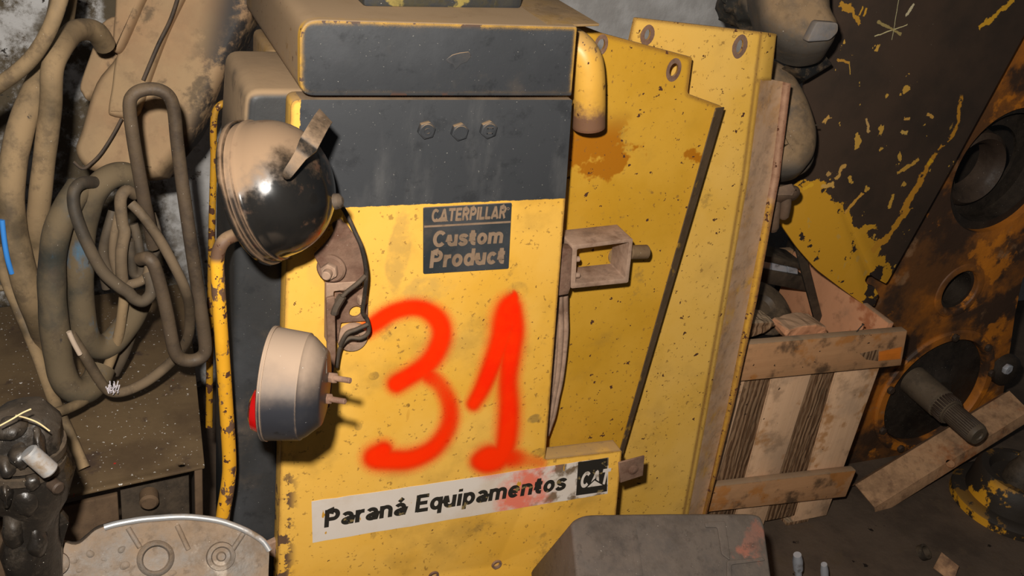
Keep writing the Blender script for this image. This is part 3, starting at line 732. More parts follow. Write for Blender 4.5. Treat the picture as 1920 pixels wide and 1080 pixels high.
for h in dh:
    c = sum(h, Vector())/len(h)
    bm = bmesh.new(); n = len(h)
    a = [bm.verts.new(c+(p-c)*1.05+Vector((0, -.0006, 0))) for p in h]
    b = [bm.verts.new(c+Vector((p.x-c.x, 0, p.z-c.z)).normalized()*((p-c).length+.0085)*(1+.18*mnoise.noise(p*60))+Vector((0, -.0006, 0))) for p in h]
    for k in range(n): bm.faces.new((a[k], a[(k+1)%n], b[(k+1)%n], b[k]))
    r_ = bmesh.ops.extrude_face_region(bm, geom=bm.faces[:]); bmesh.ops.translate(bm, verts=[g for g in r_['geom'] if isinstance(g, bmesh.types.BMVert)], vec=(0, .0005, 0))
    obj('worn_ring', bm, m_rusty, dp)
# rolled right edge: bend, dusty return, yellow lip - one skin along the height
rows = [  # y, bend x, mid x, outer x
    (60, 1428, 1446, 1456), (152, 1416, 1436, 1450)]
def skin(rows, Ys, mat, name, parent, th=.003, back=(0, 1, 0)):
    bm = bmesh.new(); g = []
    for xs_ in rows:
        g.append([bm.verts.new(U(x, y, Y)) for (x, y), Y in zip(xs_, Ys)])
    for a, b in zip(g, g[1:]):
        for k in range(len(a)-1): bm.faces.new((a[k], a[k+1], b[k+1], b[k]))
    r_ = bmesh.ops.extrude_face_region(bm, geom=bm.faces[:]); bmesh.ops.translate(bm, verts=[q_ for q_ in r_['geom'] if isinstance(q_, bmesh.types.BMVert)], vec=Vector(back)*th)
    return obj(name, bm, mat, parent, smooth=60)
skin([[(1427, 60), (1436, 61), (1446, 62), (1456, 64)], [(1416, 152), (1425, 152), (1436, 151), (1446, 151)]], [YD, YD+.001, YD+.006, YD+.016], m_door, 'rolled_edge', dp)
lo = [[(1416, 150), (1426, 150), (1438, 149), (1450, 150), (1468, 153), (1483, 157)],
      [(1394, 330), (1404, 330), (1416, 330), (1430, 330), (1446, 331), (1462, 332)],
      [(1355, 560), (1364, 560), (1376, 560), (1390, 560), (1404, 560), (1420, 560)],
      [(1320, 760), (1329, 760), (1340, 760), (1352, 760), (1364, 760), (1376, 760)],
      [(1283, 960), (1292, 960), (1301, 960), (1310, 960), (1318, 960), (1326, 960)]]
ex = []
a_, b_ = lo[-2], lo[-1]
ex = [(b[0]+(b[0]-a[0])*.18, b[1]+(b[1]-a[1])*.18) for a, b in zip(a_, b_)]
lo.append(ex)
Ys = [YD, YD+.001, YD+.008, YD+.022, YD+.026, YD+.016]
cut = lambda i, j: [r[i:j] for r in lo]
skin(cut(0, 2), Ys[0:2], m_door, 'rolled_edge', dp)
def lip_more(m):
    m.lay(m.rng(m.ma('MULTIPLY_ADD', m.ma('SUBTRACT', m.noise(30, 5), .5), .2, m.lin(0, 0, 1, 0)), .92, 1.0), srgb(176, 138, 110), .9)
m_lip = yellow('lip_paint', srgb(224, 170, 60), srgb(200, 150, 60), spot=.62, dirt=.6, more=lip_more)
skin(cut(1, 5), Ys[1:5], m_doorpink, 'return', dp)
skin(cut(4, 6), Ys[4:6], m_lip, 'lip', dp)
# ------------------------------------------------------------------ slatted wooden crate
def wood(name, a, b, grain=(90, 62, 40), stretch=(1, 1, .06), ringed=0.0, dirt=.4, streak=None, orange=None):
    m = Mat(name, a, .85, 0, .2)
    m.lay(m.noise(55, 5, stretch=stretch), b)
    m.lay(m.blot(10, .48, .68, detail=7), tuple(x*.72 for x in a[:3])+(1,))
    m.lay(m.mul(m.blot(14, .52, .66, detail=8), dirt), srgb(70, 54, 40))
    if ringed: m.lay(m.mul(m.rng(m.wave(26, 9, 1.6, 'X', (1, 1, .22)), .35, .75), ringed), srgb(*grain))
    if orange: m.lay(m.mul(m.blot(7, .55, .62, detail=5), .75), orange)
    m.lay(m.blot(70, .70, .72, detail=3), srgb(58, 42, 32))
    m.lay(m.edge(.006, .05, .16, 60, .3), srgb(120, 96, 72))
    m.lay(m.mul(m.up(.6, .95), .7), srgb(150, 130, 106), .95)
    m.bump(m.noise(60, 5, stretch=stretch), .3, .003)
    if ringed: m.bump(m.wave(26, 9, 1.6, 'X', (1, 1, .22)), .5, .003)
    return m.done()
w_light = wood('pale_slat', srgb(232, 190, 152), srgb(210, 166, 126), orange=srgb(168, 112, 56))
w_dark = wood('rough_board', srgb(150, 118, 88), srgb(128, 98, 72), ringed=.85)
w_rail = wood('rail_wood', srgb(200, 150, 106), srgb(172, 124, 84), stretch=(.06, 1, 1), orange=srgb(176, 112, 50), dirt=.85)
w_red = wood('reddish_plywood', srgb(206, 150, 112), srgb(190, 130, 92), stretch=(1, .3, .08), orange=srgb(150, 84, 48))
YC = 1.55
cbase = Vector((UZ(1450, 960, 0).x, YC+.2, 0))
crate = thing('wooden_crate', 'slatted wooden crate with two rails on the floor beside the yellow door panel', 'crate', cbase)
def rail(pts, th, name='rail', Y=YC, mat=w_rail):
    return obj(name, plate(px(pts, Y), (0, th, 0), .003, 2), mat, crate)
rail([(1340, 651), (1702, 620), (1690, 686), (1330, 721)], .022)
rail([(1290, 918), (1606, 882), (1586, 932), (1280, 966)], .022)
zt = U(1702, 620, YC).z; zlow = 0.0
def vline(a, b, z):
    return a+(b-a)*((z-a.z)/(b.z-a.z))
edges = [((1335, 720), (1285, 900)), ((1398, 715), (1346, 904)), ((1446, 713), (1398, 895)), ((1522, 704), (1463, 889)), ((1567, 698), (1515, 882)), ((1650, 690), (1586, 868))]
YSL = YC+.023
for i in range(5):
    mats = [w_light, w_dark, w_light, w_dark, w_light][i]
    yy = YSL+(.004 if mats is w_dark else 0)
    (a0, a1), (b0, b1) = edges[i], edges[i+1]
    A0, A1, B0, B1 = U(*a0, yy), U(*a1, yy), U(*b0, yy), U(*b1, yy)
    hi = zt-.012; g = .0012
    lo_ = .012 if i in (0, 2, 4) else .03
    poly = [vline(A0, A1, hi)+Vector((g, 0, 0)), vline(B0, B1, hi)-Vector((g, 0, 0)), vline(B0, B1, lo_)-Vector((g, 0, 0)), vline(A0, A1, lo_)+Vector((g, 0, 0))]
    obj('slat', plate(poly, (0, .016, 0), .002, 2), mats, crate)
obj('paint_mark', plate(px([(1648, 659), (1691, 650), (1688, 673), (1647, 677)], YC), (0, -.0004, 0)), wood('orange_mark', srgb(226, 128, 40), srgb(206, 110, 34), stretch=(.06, 1, 1)), crate, label='orange paint mark')
obj('paint_mark', plate(px([(1612, 663), (1647, 655), (1646, 677), (1624, 674)], YC), (0, -.0004, 0)), w_dark, crate, label='dark stain')
xr1 = U(1702, 620, YC).x; xr0 = vline(U(1650, 690, YC), U(1586, 868, YC), 0).x
# right end: two boards seen from inside, their top edge and a corner post
for (z0, z1) in ((.03, .27), (.285, zt-.002)):
    X = lambda z: xr0+(xr1-xr0)*z/zt
    pl = [Vector((X(z0)-.02, YC+.042, z0)), Vector((X(z0)-.02, YC+.43, z0)), Vector((X(z1)-.02, YC+.43, z1)), Vector((X(z1)-.02, YC+.042, z1))]
    obj('end_board', plate(pl, (.016, 0, 0), .002, 2), w_red, crate)
for sgn, y0 in ((1, YC+.43), (1, YC+.43)):
    pass
for bx in (1.28, 1.40, 1.53, 1.66):
    obj('back_slat', plate([Vector((bx, YC+.432, .02)), Vector((bx+.075, YC+.432, .02)), Vector((bx+.085, YC+.432, zt+.0)), Vector((bx+.01, YC+.432, zt+.0))], (0, .016, 0), .002, 2), w_light, crate)
obj('back_rail', box(((1.2+xr1)/2, YC+.46, zt-.05), xr1-1.2, .02, .08, bevel=.003), w_rail, crate)
obj('bottom_board', box((1.48, YC+.23, .028), .58, .38, .02, bevel=.002), w_red, crate)
obj('foot', box((1.70, YC+.05, .006), .07, .05, .012, bevel=.002), w_dark, crate)
m_nail = dusty('nail_steel', srgb(60, 52, 46), amt=.3, specks=False)
nb = rod(U(1606, 622, YC+.012), U(1606, 622, YC+.012)+Vector((.006, -.006, .022)), .0014, 8); lathe(U(1606, 622, YC+.012)+Vector((.006, -.006, .022)), (.2, -.2, 1), [(0, .0035), (.0015, .0035)], 10, bm=nb)
obj('nail', nb, m_nail, crate)

# things in and over the crate
m_steel = Mat('bright_steel', srgb(196, 198, 204), .34, .45); m_steel.lay(m_steel.blot(18, .55, .7, detail=7), srgb(110, 100, 92), .6); m_steel = m_steel.done()
m_darksteel = dusty('oily_dark_steel', srgb(50, 44, 38), dust=srgb(110, 92, 72), amt=.6, lo=-.6, hi=.8, rough=.45)
Yt = 1.84
tk = thing('track_tool', 'dusty flat steel part with three bright machined faces lying in the crate', 'machine part', U(1450, 540, Yt))
obj('upper_plate', plate(px([(1395, 470), (1512, 497), (1512, 507), (1395, 482)], Yt), (0, .09, 0), .002, 2), m_darksteel, tk)
obj('lower_plate', plate(px([(1395, 500), (1510, 519), (1520, 532), (1520, 548), (1395, 524)], Yt-.006), (0, .10, 0), .002, 2), m_darksteel, tk)
for a, b in ((1395, 1446), (1447.5, 1476), (1477.5, 1496)):
    f = lambda x, y0: y0+(x-1395)*.232
    obj('machined_face', plate(px([(a, f(a, 481)), (b, f(b, 481)), (b, f(b, 499)), (a, f(a, 499))], Yt+.004), (0, .05, 0), .0008, 1), m_steel, tk)
single('oil_drum_cap', lathe(U(1410, 596, 1.72), (0, -.5, .86), [(0, .07), (.02, .075), (.05, .075), (.06, .06), (.06, .03), (.05, .02)], 36),
       dusty('black_rubber', srgb(26, 25, 25), amt=.25, rough=.5), 'black round rubber cap inside the crate under the bright steel part', 'cap')
single('steel_strap', plate(px([(1484, 434), (1497, 430), (1512, 480), (1546, 608), (1530, 612), (1500, 500)], 1.80), (0, .006, 0), .001, 1), m_darksteel,
       'narrow dark steel strap leaning in the crate against the scraped black plate', 'strap')
for i, (pts, lab) in enumerate((([(1384, 612), (1400, 607), (1430, 605), (1452, 604), (1455, 610), (1436, 622), (1420, 630), (1384, 640)], 'grey broken board end on the crate top rail, next to the door panel'),
                                ([(1472, 628), (1480, 618), (1505, 611), (1530, 609), (1548, 614), (1552, 625), (1520, 636), (1480, 640)], 'frayed reddish board end lying on the top rail of the crate, at its middle'))):
    bm = plate(px(pts, YC+.035), (0, .06, 0), .004, 2)
    bmesh.ops.triangulate(bm, faces=bm.faces[:]); rough_up(bm, .004, 60, 2, i)
    single('broken_board', bm, w_red if i else w_dark, lab, 'board', smooth=0)

# ------------------------------------------------------------------ black plate with yellow scrapes
YP = 1.69
def scr(m):
    # the old yellow coat left along the lower left edge
    a, b = U(1470, 400, YP), U(1640, 585, YP); t = (b-a).normalized(); n = Vector((t.z, 0, -t.x));
    if n.z < 0: n = -n
    d = m.lin(n.x, 0, n.z, -a.dot(n))
    s = m.lin(t.x, 0, t.z, -a.dot(t)); L = (b-a).length
    hgt = m.ma('MULTIPLY', m.mul(m.rng(s, -.08, .0), m.rng(s, L*1.02, L*.86)), .105)
    q = m.ma('SUBTRACT', m.ma('MULTIPLY_ADD', m.ma('SUBTRACT', m.noise(14, 7, rough=.6), .5), .13, hgt), d)
    y = m.rng(q, -.001, .001)
    yc = srgb(206, 150, 40)
    m.lay(y, yc, .5)
    m.lay(m.mul(y, m.blot(30, .60, .62, detail=6)), srgb(52, 40, 32), .6)
    for (x0, y0, x1, y1, wd, c_) in ((1600, 520, 1650, 455, .034, (206, 150, 40)), (1640, 470, 1704, 388, .020, (200, 140, 40)), (1590, 450, 1640, 424, .016, (206, 150, 40)), (1490, 420, 1498, 365, .03, (206, 150, 40)), (1648, 500, 1628, 560, .030, (50, 39, 32)), (1620, 560, 1640, 575, .02, (50, 39, 32))):
        a2, b2 = U(x0, y0, YP), U(x1, y1, YP); u2 = b2-a2; L2_ = u2.length; u2.normalize(); n2 = Vector((u2.z, 0, -u2.x))
        j2 = m.ma('MULTIPLY', m.ma('SUBTRACT', m.noise(24, 7), .5), wd*3.2)
        m.lay(m.mul(m.rng(m.ma('ABSOLUTE', m.ma('ADD', j2, m.lin(n2.x, 0, n2.z, -a2.dot(n2)))), wd*.55, wd*.5), m.mul(m.rng(m.ma('ADD', j2, m.lin(u2.x, 0, u2.z, -a2.dot(u2))), -.002, .002), m.rng(m.ma('ADD', j2, m.lin(u2.x, 0, u2.z, -a2.dot(u2))), L2_+.002, L2_-.002))), srgb(*c_), .6)
    zone = m.mul(m.rng(d, .62, .1), 1.0)
    f = m.blot(24, .645, .655, detail=4, rough=.55, stretch=(1, 1, .8), rot=(0, .6, 0))
    m.lay(m.mul(f, m.rng(m.ma('MULTIPLY_ADD', m.ma('SUBTRACT', m.noise(3, 2), .5), .5, zone), .30, .40)), srgb(196, 150, 62), .6)
    # long scrape up the right hand side
    p = [U(1690, 400, YP), U(1745, 300, YP), U(1795, 240, YP), U(1803, 180, YP)]
    for k in range(3):
        u = (p[k+1]-p[k]); Lk = u.length; u.normalize(); nn = Vector((u.z, 0, -u.x))
        dd = m.ma('ABSOLUTE', m.ma('MULTIPLY_ADD', m.ma('SUBTRACT', m.noise(22, 6), .5), .05, m.lin(nn.x, 0, nn.z, -p[k].dot(nn))))
        ss = m.lin(u.x, 0, u.z, -p[k].dot(u))
        w = m.mul(m.rng(dd, .010-.002*k, .007-.002*k), m.mul(m.rng(ss, -.005, .005), m.rng(ss, Lk+.005, Lk-.005)))
        m.lay(m.mul(w, m.blot(36, .44, .47)), srgb(200, 138, 40), .6)
    # two arcs and a crossed scratch high up
    for (x0, y0, x1, y1, wd, c_) in ((1834, 52, 1870, 28, .011, (216, 160, 40)), (1868, 26, 1908, -6, .013, (216, 160, 40)), (1575, 8, 1600, 20, .012, (180, 130, 40)), (1596, 16, 1612, 45, .007, (180, 130, 40)),
                                     (1640, 68, 1702, 46, .0022, (190, 176, 130)), (1645, 40, 1690, 64, .005, (150, 130, 80)), (1672, 75, 1687, -10, .0016, (170, 160, 120)),
                                     (1698, 30, 1712, 8, .006, (190, 176, 140)), (1612, 28, 1618, 12, .005, (190, 140, 40)), (1621, 29, 1626, 14, .005, (190, 140, 40)),
                                     (1683, 325, 1724, 298, .008, (200, 150, 60)), (1624, 222, 1630, 248, .006, (190, 150, 90)), (1570, 112, 1592, 118, .005, (180, 130, 50)), (1592, 116, 1594, 140, .002, (180, 140, 60)),
                                     (1542, 350, 1564, 346, .010, (206, 160, 80)), (1583, 400, 1618, 362, .008, (206, 150, 60)), (1668, 390, 1674, 365, .008, (206, 156, 60)), (1505, 355, 1524, 345, .008, (220, 166, 40)),
                                     (1690, 248, 1702, 250, .008, (200, 160, 80)), (1739, 310, 1750, 298, .011, (224, 168, 30)), (1695, 222, 1706, 224, .006, (200, 150, 70)), (1738, 216, 1750, 220, .006, (200, 150, 70)),
                                     (1568, 335, 1582, 310, .012, (196, 150, 76)), (1545, 230, 1556, 218, .012, (196, 150, 76)), (1550, 330, 1556, 322, .010, (180, 140, 80))):
        a_, b_ = U(x0, y0, YP), U(x1, y1, YP); u = b_-a_; Lk = u.length; u.normalize(); nn = Vector((u.z, 0, -u.x))
        j = m.ma('MULTIPLY', m.ma('SUBTRACT', m.noise(60, 4), .5), wd*2.4)
        dd = m.ma('ABSOLUTE', m.ma('ADD', j, m.lin(nn.x, 0, nn.z, -a_.dot(nn)))); ss = m.ma('ADD', j, m.lin(u.x, 0, u.z, -a_.dot(u)))
        m.lay(m.mul(m.rng(dd, wd*.62, wd*.45), m.mul(m.rng(ss, -.001, .001), m.rng(ss, Lk+.001, Lk-.001))), srgb(*c_), .6)
m_scr = Mat('scraped_dark_paint', srgb(68, 52, 40), .6); m_scr.lay(m_scr.blot(6, .4, .7, detail=8), srgb(54, 43, 34)); scr(m_scr)
m_scr.lay(m_scr.blot(300, .75, .77, detail=2), srgb(150, 140, 120)); m_scr.bump(m_scr.noise(50, 6), .15, .002); m_scr = m_scr.done()
pl = [(1566, -60), (1512, 105), (1506, 220), (1462, 330), (1458, 412), (1478, 441), (1494, 464), (1530, 505), (1580, 543), (1620, 572), (1640, 574), (1648, 553), (1640, 538), (1627, 534), (1622, 526), (1626, 517), (1634, 516), (1640, 521), (1661, 532), (1665, 528), (1768, 345), (1920, 67), (1985, -60)]
Q = px(pl, YP)
single('black_plate', plate(rnd(Q, [0, 0, 0, 0, .02, .02, .02, .02, .02, .01, .005, .003, .003, .004, .004, .004, .004, .002, .002, .002, .05, 0, 0]), (0, .009, 0), .0015, 2), m_scr,
       'large dark steel plate with yellow paint scrapes and a hooked notch, above the crate', 'plate')

# ------------------------------------------------------------------ orange gear case with shaft
YG = 1.76
m_case = Mat('worn_orange_case', srgb(176, 104, 30), .6)
m_case.lay(m_case.blot(4, .40, .60, detail=7), srgb(104, 66, 34))
m_case.lay(m_case.blot(7, .47, .60, detail=8), srgb(66, 46, 32))
m_case.lay(m_case.mul(m_case.blot(9, .58, .64, detail=6), .7), srgb(214, 128, 30))
m_case.lay(m_case.mul(m_case.blot(11, .60, .70, detail=7), .7), srgb(150, 112, 78))
m_case.lay(m_case.mul(m_case.rng(m_case.lin(1,0,1,0), 2.6, 2.3), m_case.blot(6, .5, .6)), srgb(50, 38, 30))
m_case.bump(m_case.noise(24, 6), .4, .006); m_case = m_case.done()
m_oil_shade = dusty('oil_and_bore_shade', srgb(34, 29, 25), dust=srgb(76, 62, 48), amt=.4, lo=-.8, hi=.8, rough=.5, bump=.3)
m_ring = dusty('machined_ring', srgb(58, 46, 38), dust=srgb(84, 66, 50), amt=.5, lo=-.8, hi=.8, rough=.45)
xL = 1.865
c1 = U(1886, 322, YG); c2 = U(1799, 545, YG); c3 = U(1752, 735, YG)
circ = lambda c, r, n=40: [c+Vector((math.cos(2*math.pi*k/n)*r, 0, math.sin(2*math.pi*k/n)*r)) for k in range(n)]
G = [Vector((xL, YG, U(1612, 878, YG).z)), *px([(1612, 878), (1652, 881), (1660, 867), (1740, 858), (1868, 822), (1896, 640), (1903, 590), (1918, 520), (2000, 420), (2010, 20), (1850, 30)], YG), Vector((xL, YG, 1.0))]
zb = min(p.z for p in G)
case = thing('gear_case', 'worn orange gear case with bores and a splined shaft, at the right behind the beam', 'machine', Vector((2.2, YG+.06, zb)))
obj('casing', plate(rnd(G, .012), (0, .13, 0), .008, 3, [circ(c1, .172, 56), circ(c2, .060), circ(c3, .178, 56)]), m_case, case)
obj('back_wall', plate([Vector((xL+.01, YG+.30, zb+.01)), Vector((2.62, YG+.30, zb+.01)), Vector((2.62, YG+.30, 1.1)), Vector((xL+.01, YG+.30, 1.1))], (0, .04, 0)), m_oil_shade, case)  # set far back and coloured dark to stand for the shade inside the bores
obj('bore_lip', lathe(c1+Vector((0, .02, 0)), (0, 1, 0), [(0, .15), (.0, .172), (.06, .172), (.06, .15)], 56, closed=True), m_oil_shade, case)
cr_ = U(1828, 318, YG+.045)
obj('bearing_ring', lathe(cr_, (0, 1, 0), [(0, .075), (-.012, .088), (0, .100), (.04, .104), (.06, .104), (.06, .068), (.01, .068)], 48, closed=True), m_ring, case)
obj('bore_web', lathe(c1+Vector((0, .07, 0)), (0, 1, 0), [(0, .171), (.01, .171), (.01, .10), (.0, .10)], 48, closed=True), m_oil_shade, case)
obj('bore_lip', lathe(c2+Vector((0, .012, 0)), (0, 1, 0), [(0, .05), (0, .0605), (.15, .0605), (.15, .05)], 40, closed=True), m_oil_shade, case)  # dark sleeve added so the inside of this bore looks shaded
obj('bore_rim', lathe(c2, (0, -1, 0), [(0, .060), (.004, .063), (.006, .071), (.003, .081), (0, .083)], 40, closed=True), m_case, case)
obj('flange', lathe(c3, (0, -1, 0), [(-.02, .178), (.004, .178), (.010, .182), (.010, .204), (.004, .210), (0, .210)], 64, closed=True), m_case, case)
obj('cover_disc', lathe(c3+Vector((0, .018, 0)), (0, -1, 0), [(0, .177), (.004, .174), (.005, .10), (.022, .06), (.034, .045), (.034, 0)], 56), m_oil_shade, case)
for ang in (95, 48, 15, 168, 212, 250, 300):
    a = math.radians(ang); p = c3+Vector((math.cos(a)*.193, -.009, math.sin(a)*.193))
    obj('hex_bolt', hexa(p, (0, -1, 0), .012, .010), m_ring, case)
s0 = U(1712, 712, YG+.01); s1 = U(1836, 818, YG-.245)
d = (s1-s0); L = d.length; d.normalize()
shaft = obj('shaft', lathe(s0, d, [(0, .043), (L*.44, .042), (L*.45, .036), (L*.6, .036), (L*.6, .030), (L*.97, .0295), (L, .026), (L*1.0, .014), (L*.985, .012), (L*.985, 0)], 48), dusty('shaft_steel', srgb(84, 74, 62), dust=srgb(120, 100, 78), amt=.5, lo=-1, hi=.6, rough=.4, bump=.15), case)
u, v = frame_of(d)
sp = bmesh.new()
for k in range(26):
    a = 2*math.pi*k/26; w = u*math.cos(a)+v*math.sin(a); tq = d.cross(w)
    R3 = Matrix((w, tq, d)).transposed(); box(s0+d*L*.52+w*.037, .007, .0052, L*.12, R3, .0012, 1, bm=sp)
obj('spline', sp, m_ring, shaft)
sp = bmesh.new()
for k in range(30):
    a = 2*math.pi*k/30; w = u*math.cos(a)+v*math.sin(a); tq = d.cross(w)
    R3 = Matrix((w, tq, d)).transposed(); box(s0+d*L*.78+w*.0292, .0026, .0034, L*.34, R3, .0008, 1, bm=sp)
obj('spline', sp, m_ring, shaft)
lug_ = obj('side_lug', lathe(U(1880, 690, YG-.002), (0, -1, 0), [(0, .05), (.02, .048), (.03, .035), (.03, 0)], 28), m_oil_shade, case)
obj('bolt_head', hexa(U(1886, 690, YG-.032), (0, -1, 0), .017, .012), m_steel, lug_)

# ------------------------------------------------------------------ steel beam and pedestal on the floor
m_beam = dusty('rusty_beam', srgb(112, 82, 60), dust=srgb(186, 144, 106), amt=.95, lo=-1.2, hi=.5, patches=(srgb(150, 88, 44), 6, .58), bump=.3)
A = UZ(1645, 960, .006); B = U(1935, 778, 1.63)
ab = (B-A).normalized(); n_ = (EYE-(A+B)/2).normalized()+Vector((0, 0, .45)); n_ = (n_-ab*n_.dot(ab)).normalized(); wv = n_.cross(ab).normalized()
if wv.z < 0: wv = -wv
A2 = UP(1630, 938, A, n_); wd = (A2-A).dot(wv)
hw = .078; th = .004
O = A+n_*.001
Lb = (B-A).length
bp = lambda s, w, h=0: O+ab*s+wv*w+n_*h
hc = UP(1782, 869, O+n_*th, n_); hh_ = [hc-n_*th+(ab*math.cos(k*math.pi/10)+wv*math.sin(k*math.pi/10))*.0125 for k in range(20)]
bm = plate([bp(0, .012), bp(Lb, .012), bp(Lb, .012+hw), bp(.0, .012+hw)], n_*th, .001, 1, [hh_])
plate([bp(0, .012), bp(Lb, .012), bp(Lb, -.006, -.028), bp(0, -.006, -.028)], (wv*.3+n_).normalized()*th, .001, 1, bm=bm)
plate([bp(0, .012+hw), bp(Lb, .012+hw), bp(Lb, .024+hw, -.03), bp(0, .024+hw, -.03)], (-wv*.3+n_).normalized()*-th, .001, 1, bm=bm)
zmin = min(v.co.z for v in bm.verts)
single('steel_beam', bm, m_beam, 'rusty steel channel beam with a hole, leaning from the floor in front of the gear case', 'beam')
m_pedy = Mat('chipped_yellow_pedestal', srgb(206, 146, 34), .5)
m_pedy.lay(m_pedy.blot(8, .41, .45, detail=8, rough=.65), srgb(44, 36, 28), .6); m_pedy.lay(m_pedy.mul(m_pedy.up(.3, .8), .75), srgb(48, 40, 32), .8)
m_pedy.bump(m_pedy.noise(30, 6), .3, .004); m_pedy = m_pedy.done()
pc = UZ(1893, 945, 0)
ped = thing('pedestal', 'round dark pedestal base with chipped yellow paint on the floor at the lower right', 'pedestal', pc)
obj('base', lathe(pc, (0, 0, 1), [(0, .165), (.022, .165), (.030, .158), (.034, .140)], 56), m_pedy, ped)
obj('body', lathe(pc, (0, 0, 1), [(.03, .132), (.06, .128), (.10, .122), (.112, .112), (.112, .092), (.09, .08), (.085, .05)], 56), m_pedy, ped)
obj('post', lathe(pc, (0, 0, 1), [(.08, .05), (.12, .045), (.15, .030), (.165, .028), (.165, 0)], 32), m_darksteel, ped)

# small things on the floor
for i, (bx, by, r, lab) in enumerate(((1495, 1040, 9, 'bright threaded stud standing on the floor beside the grey casting, the taller of two'), (1545, 1058, 7, 'bright thin stud standing on the floor, right of a taller one'))):
    p = UZ(bx+4, by+70, 0); top = Vector((p.x, p.y, 0)); q = U(bx, by, p.y); s_ = mpp(p)
    b_ = lathe(p, q-p, [(0, r*s_*.7), ((q-p).length*.6, r*s_*.7), ((q-p).length*.62, r*s_*1.0), ((q-p).length*.85, r*s_*1.05), ((q-p).length, r*s_*.8), ((q-p).length, 0)], 20)
    single('stud', b_, m_steel, lab, 'stud')
p = UZ(1738, 1058, 0)
ft = thing('pipe_clamp', 'small bent brown pipe clamp lying on the floor at the bottom right', 'clamp', p)
obj('saddle', lathe(p+Vector((-.01, .02, .022)), (.3, -.5, .8), [(0, .020), (.015, .020), (.015, .014), (0, .014)], 24, closed=True), m_darksteel, ft)
obj('tongue', plate([p+Vector(q) for q in ((.0, -.02, .004), (.035, .0, .03), (.05, -.05, .024), (.015, -.075, .003))], (0, 0, .004), .001, 1), m_beam, ft)

# ------------------------------------------------------------------ dusty things above and behind the door panel
m_grey = dusty('dusty_grey_vinyl', srgb(88, 81, 73), dust=srgb(138, 112, 82), amt=.95, lo=-.5, hi=.35, patches=(srgb(66, 61, 55), 9, .60), bump=.2)
m_vinyl = dusty('grey_vinyl_patch', srgb(96, 98, 102), dust=srgb(170, 146, 120), amt=.4, lo=-.9, hi=.9)
def grow(pts, n=4, closed=True): return cr(pts, n, closed)
n0 = from_cam((-.10, -.10, -1))
p0 = U(1480, 220, 1.56)
cov = thing('seat_back', 'dusty rounded grey seat back showing behind the right edge of the door panel', 'seat', U(1470, 330, 1.6))
pk = pillow(grow([(1380, 110), (1440, 98), (1480, 113), (1508, 148), (1527, 190), (1539, 235), (1536, 275), (1522, 300), (1500, 318), (1450, 325), (1390, 330)]), p0, n0, .10, 6, .5)
obj('cushion', pk, m_grey, cov)
obj('piping', hose([(1420, 326, 1.565), (1452, 332, 1.565), (1485, 328, 1.565), (1508, 318, 1.565), (1520, 300, 1.567), (1521, 284, 1.568)], 5, n=6, seg=10), m_darksteel, cov)
obj('seam', hose([(1470, 233, 1.556), (1500, 234, 1.556), (1534, 235, 1.563)], 1.6, n=6, seg=8), m_darksteel, cov)
p1 = U(1510, 40, 1.50)
hb = thing('headrest', 'dusty padded headrest with a grey end patch, top edge above the door panel', 'cushion', U(1510, 85, 1.54))
pk = pillow(grow([(1424, -60), (1428, 10), (1440, 42), (1468, 68), (1500, 83), (1530, 85), (1560, 76), (1575, 56), (1579, 30), (1566, 2), (1550, -60)]), p1, n0, .12, 6, .42, rim=.032)
obj('pad', pk, m_grey, hb)
n1 = from_cam((.25, .45, -1)); pe = UDp(1545, 58, depth(p1)-.018)
obj('end_patch', plate(rnd(pxpl([(1512, 79), (1532, 40), (1572, 43), (1572, 60), (1556, 76)], pe, n1), .006), -n1*.02, .003, 2), m_vinyl, hb)
bm = plate(px([(1476, 120), (1540, 92), (1562, 120), (1512, 150)], 1.60), (.02, .05, -.03), .003, 2)
single('steel_bar', bm, dusty('black_bar', srgb(36, 35, 34), amt=.5, lo=.2, hi=.9, rough=.35), 'short black square bar between the headrest and the rounded seat back', 'bar')
bm = bmesh.new(); bmesh.ops.create_icosphere(bm, subdivisions=4, radius=.07); bmesh.ops.translate(bm, verts=bm.verts, vec=U(1405, -5, 1.9)); rough_up(bm, .03, 18)
single('torn_foam', bm, dusty('dark_foam', srgb(52, 50, 46), amt=.3), 'lump of torn dark foam left of the headrest, above the door panel', 'foam')
m_glove = dusty('brown_leather', srgb(92, 70, 54), dust=srgb(128, 104, 82), amt=.7, lo=-.8, hi=.7, bump=.3)
gl = thing('work_glove', 'dusty brown work glove hanging under the rounded seat back', 'glove', U(1470, 440, 1.55))
obj('palm', pillow(grow([(1425, 345), (1460, 341), (1495, 343), (1505, 354), (1500, 366), (1482, 371), (1462, 376), (1425, 374)]), U(1470, 360, 1.535), n0, .05, 5, .6), m_glove, gl)
obj('finger', hose([(1474, 362, 1.55), (1473, 385, 1.548), (1470, 400, 1.55), (1469, 407, 1.552)], lambda t: 10.5 if t < .8 else 8, n=5, seg=14), m_glove, gl)
obj('finger', hose([(1452, 362, 1.56), (1452, 390, 1.556), (1450, 415, 1.556), (1449, 430, 1.56)], lambda t: 11.5 if t < .85 else 9, n=5, seg=14), m_glove, gl)
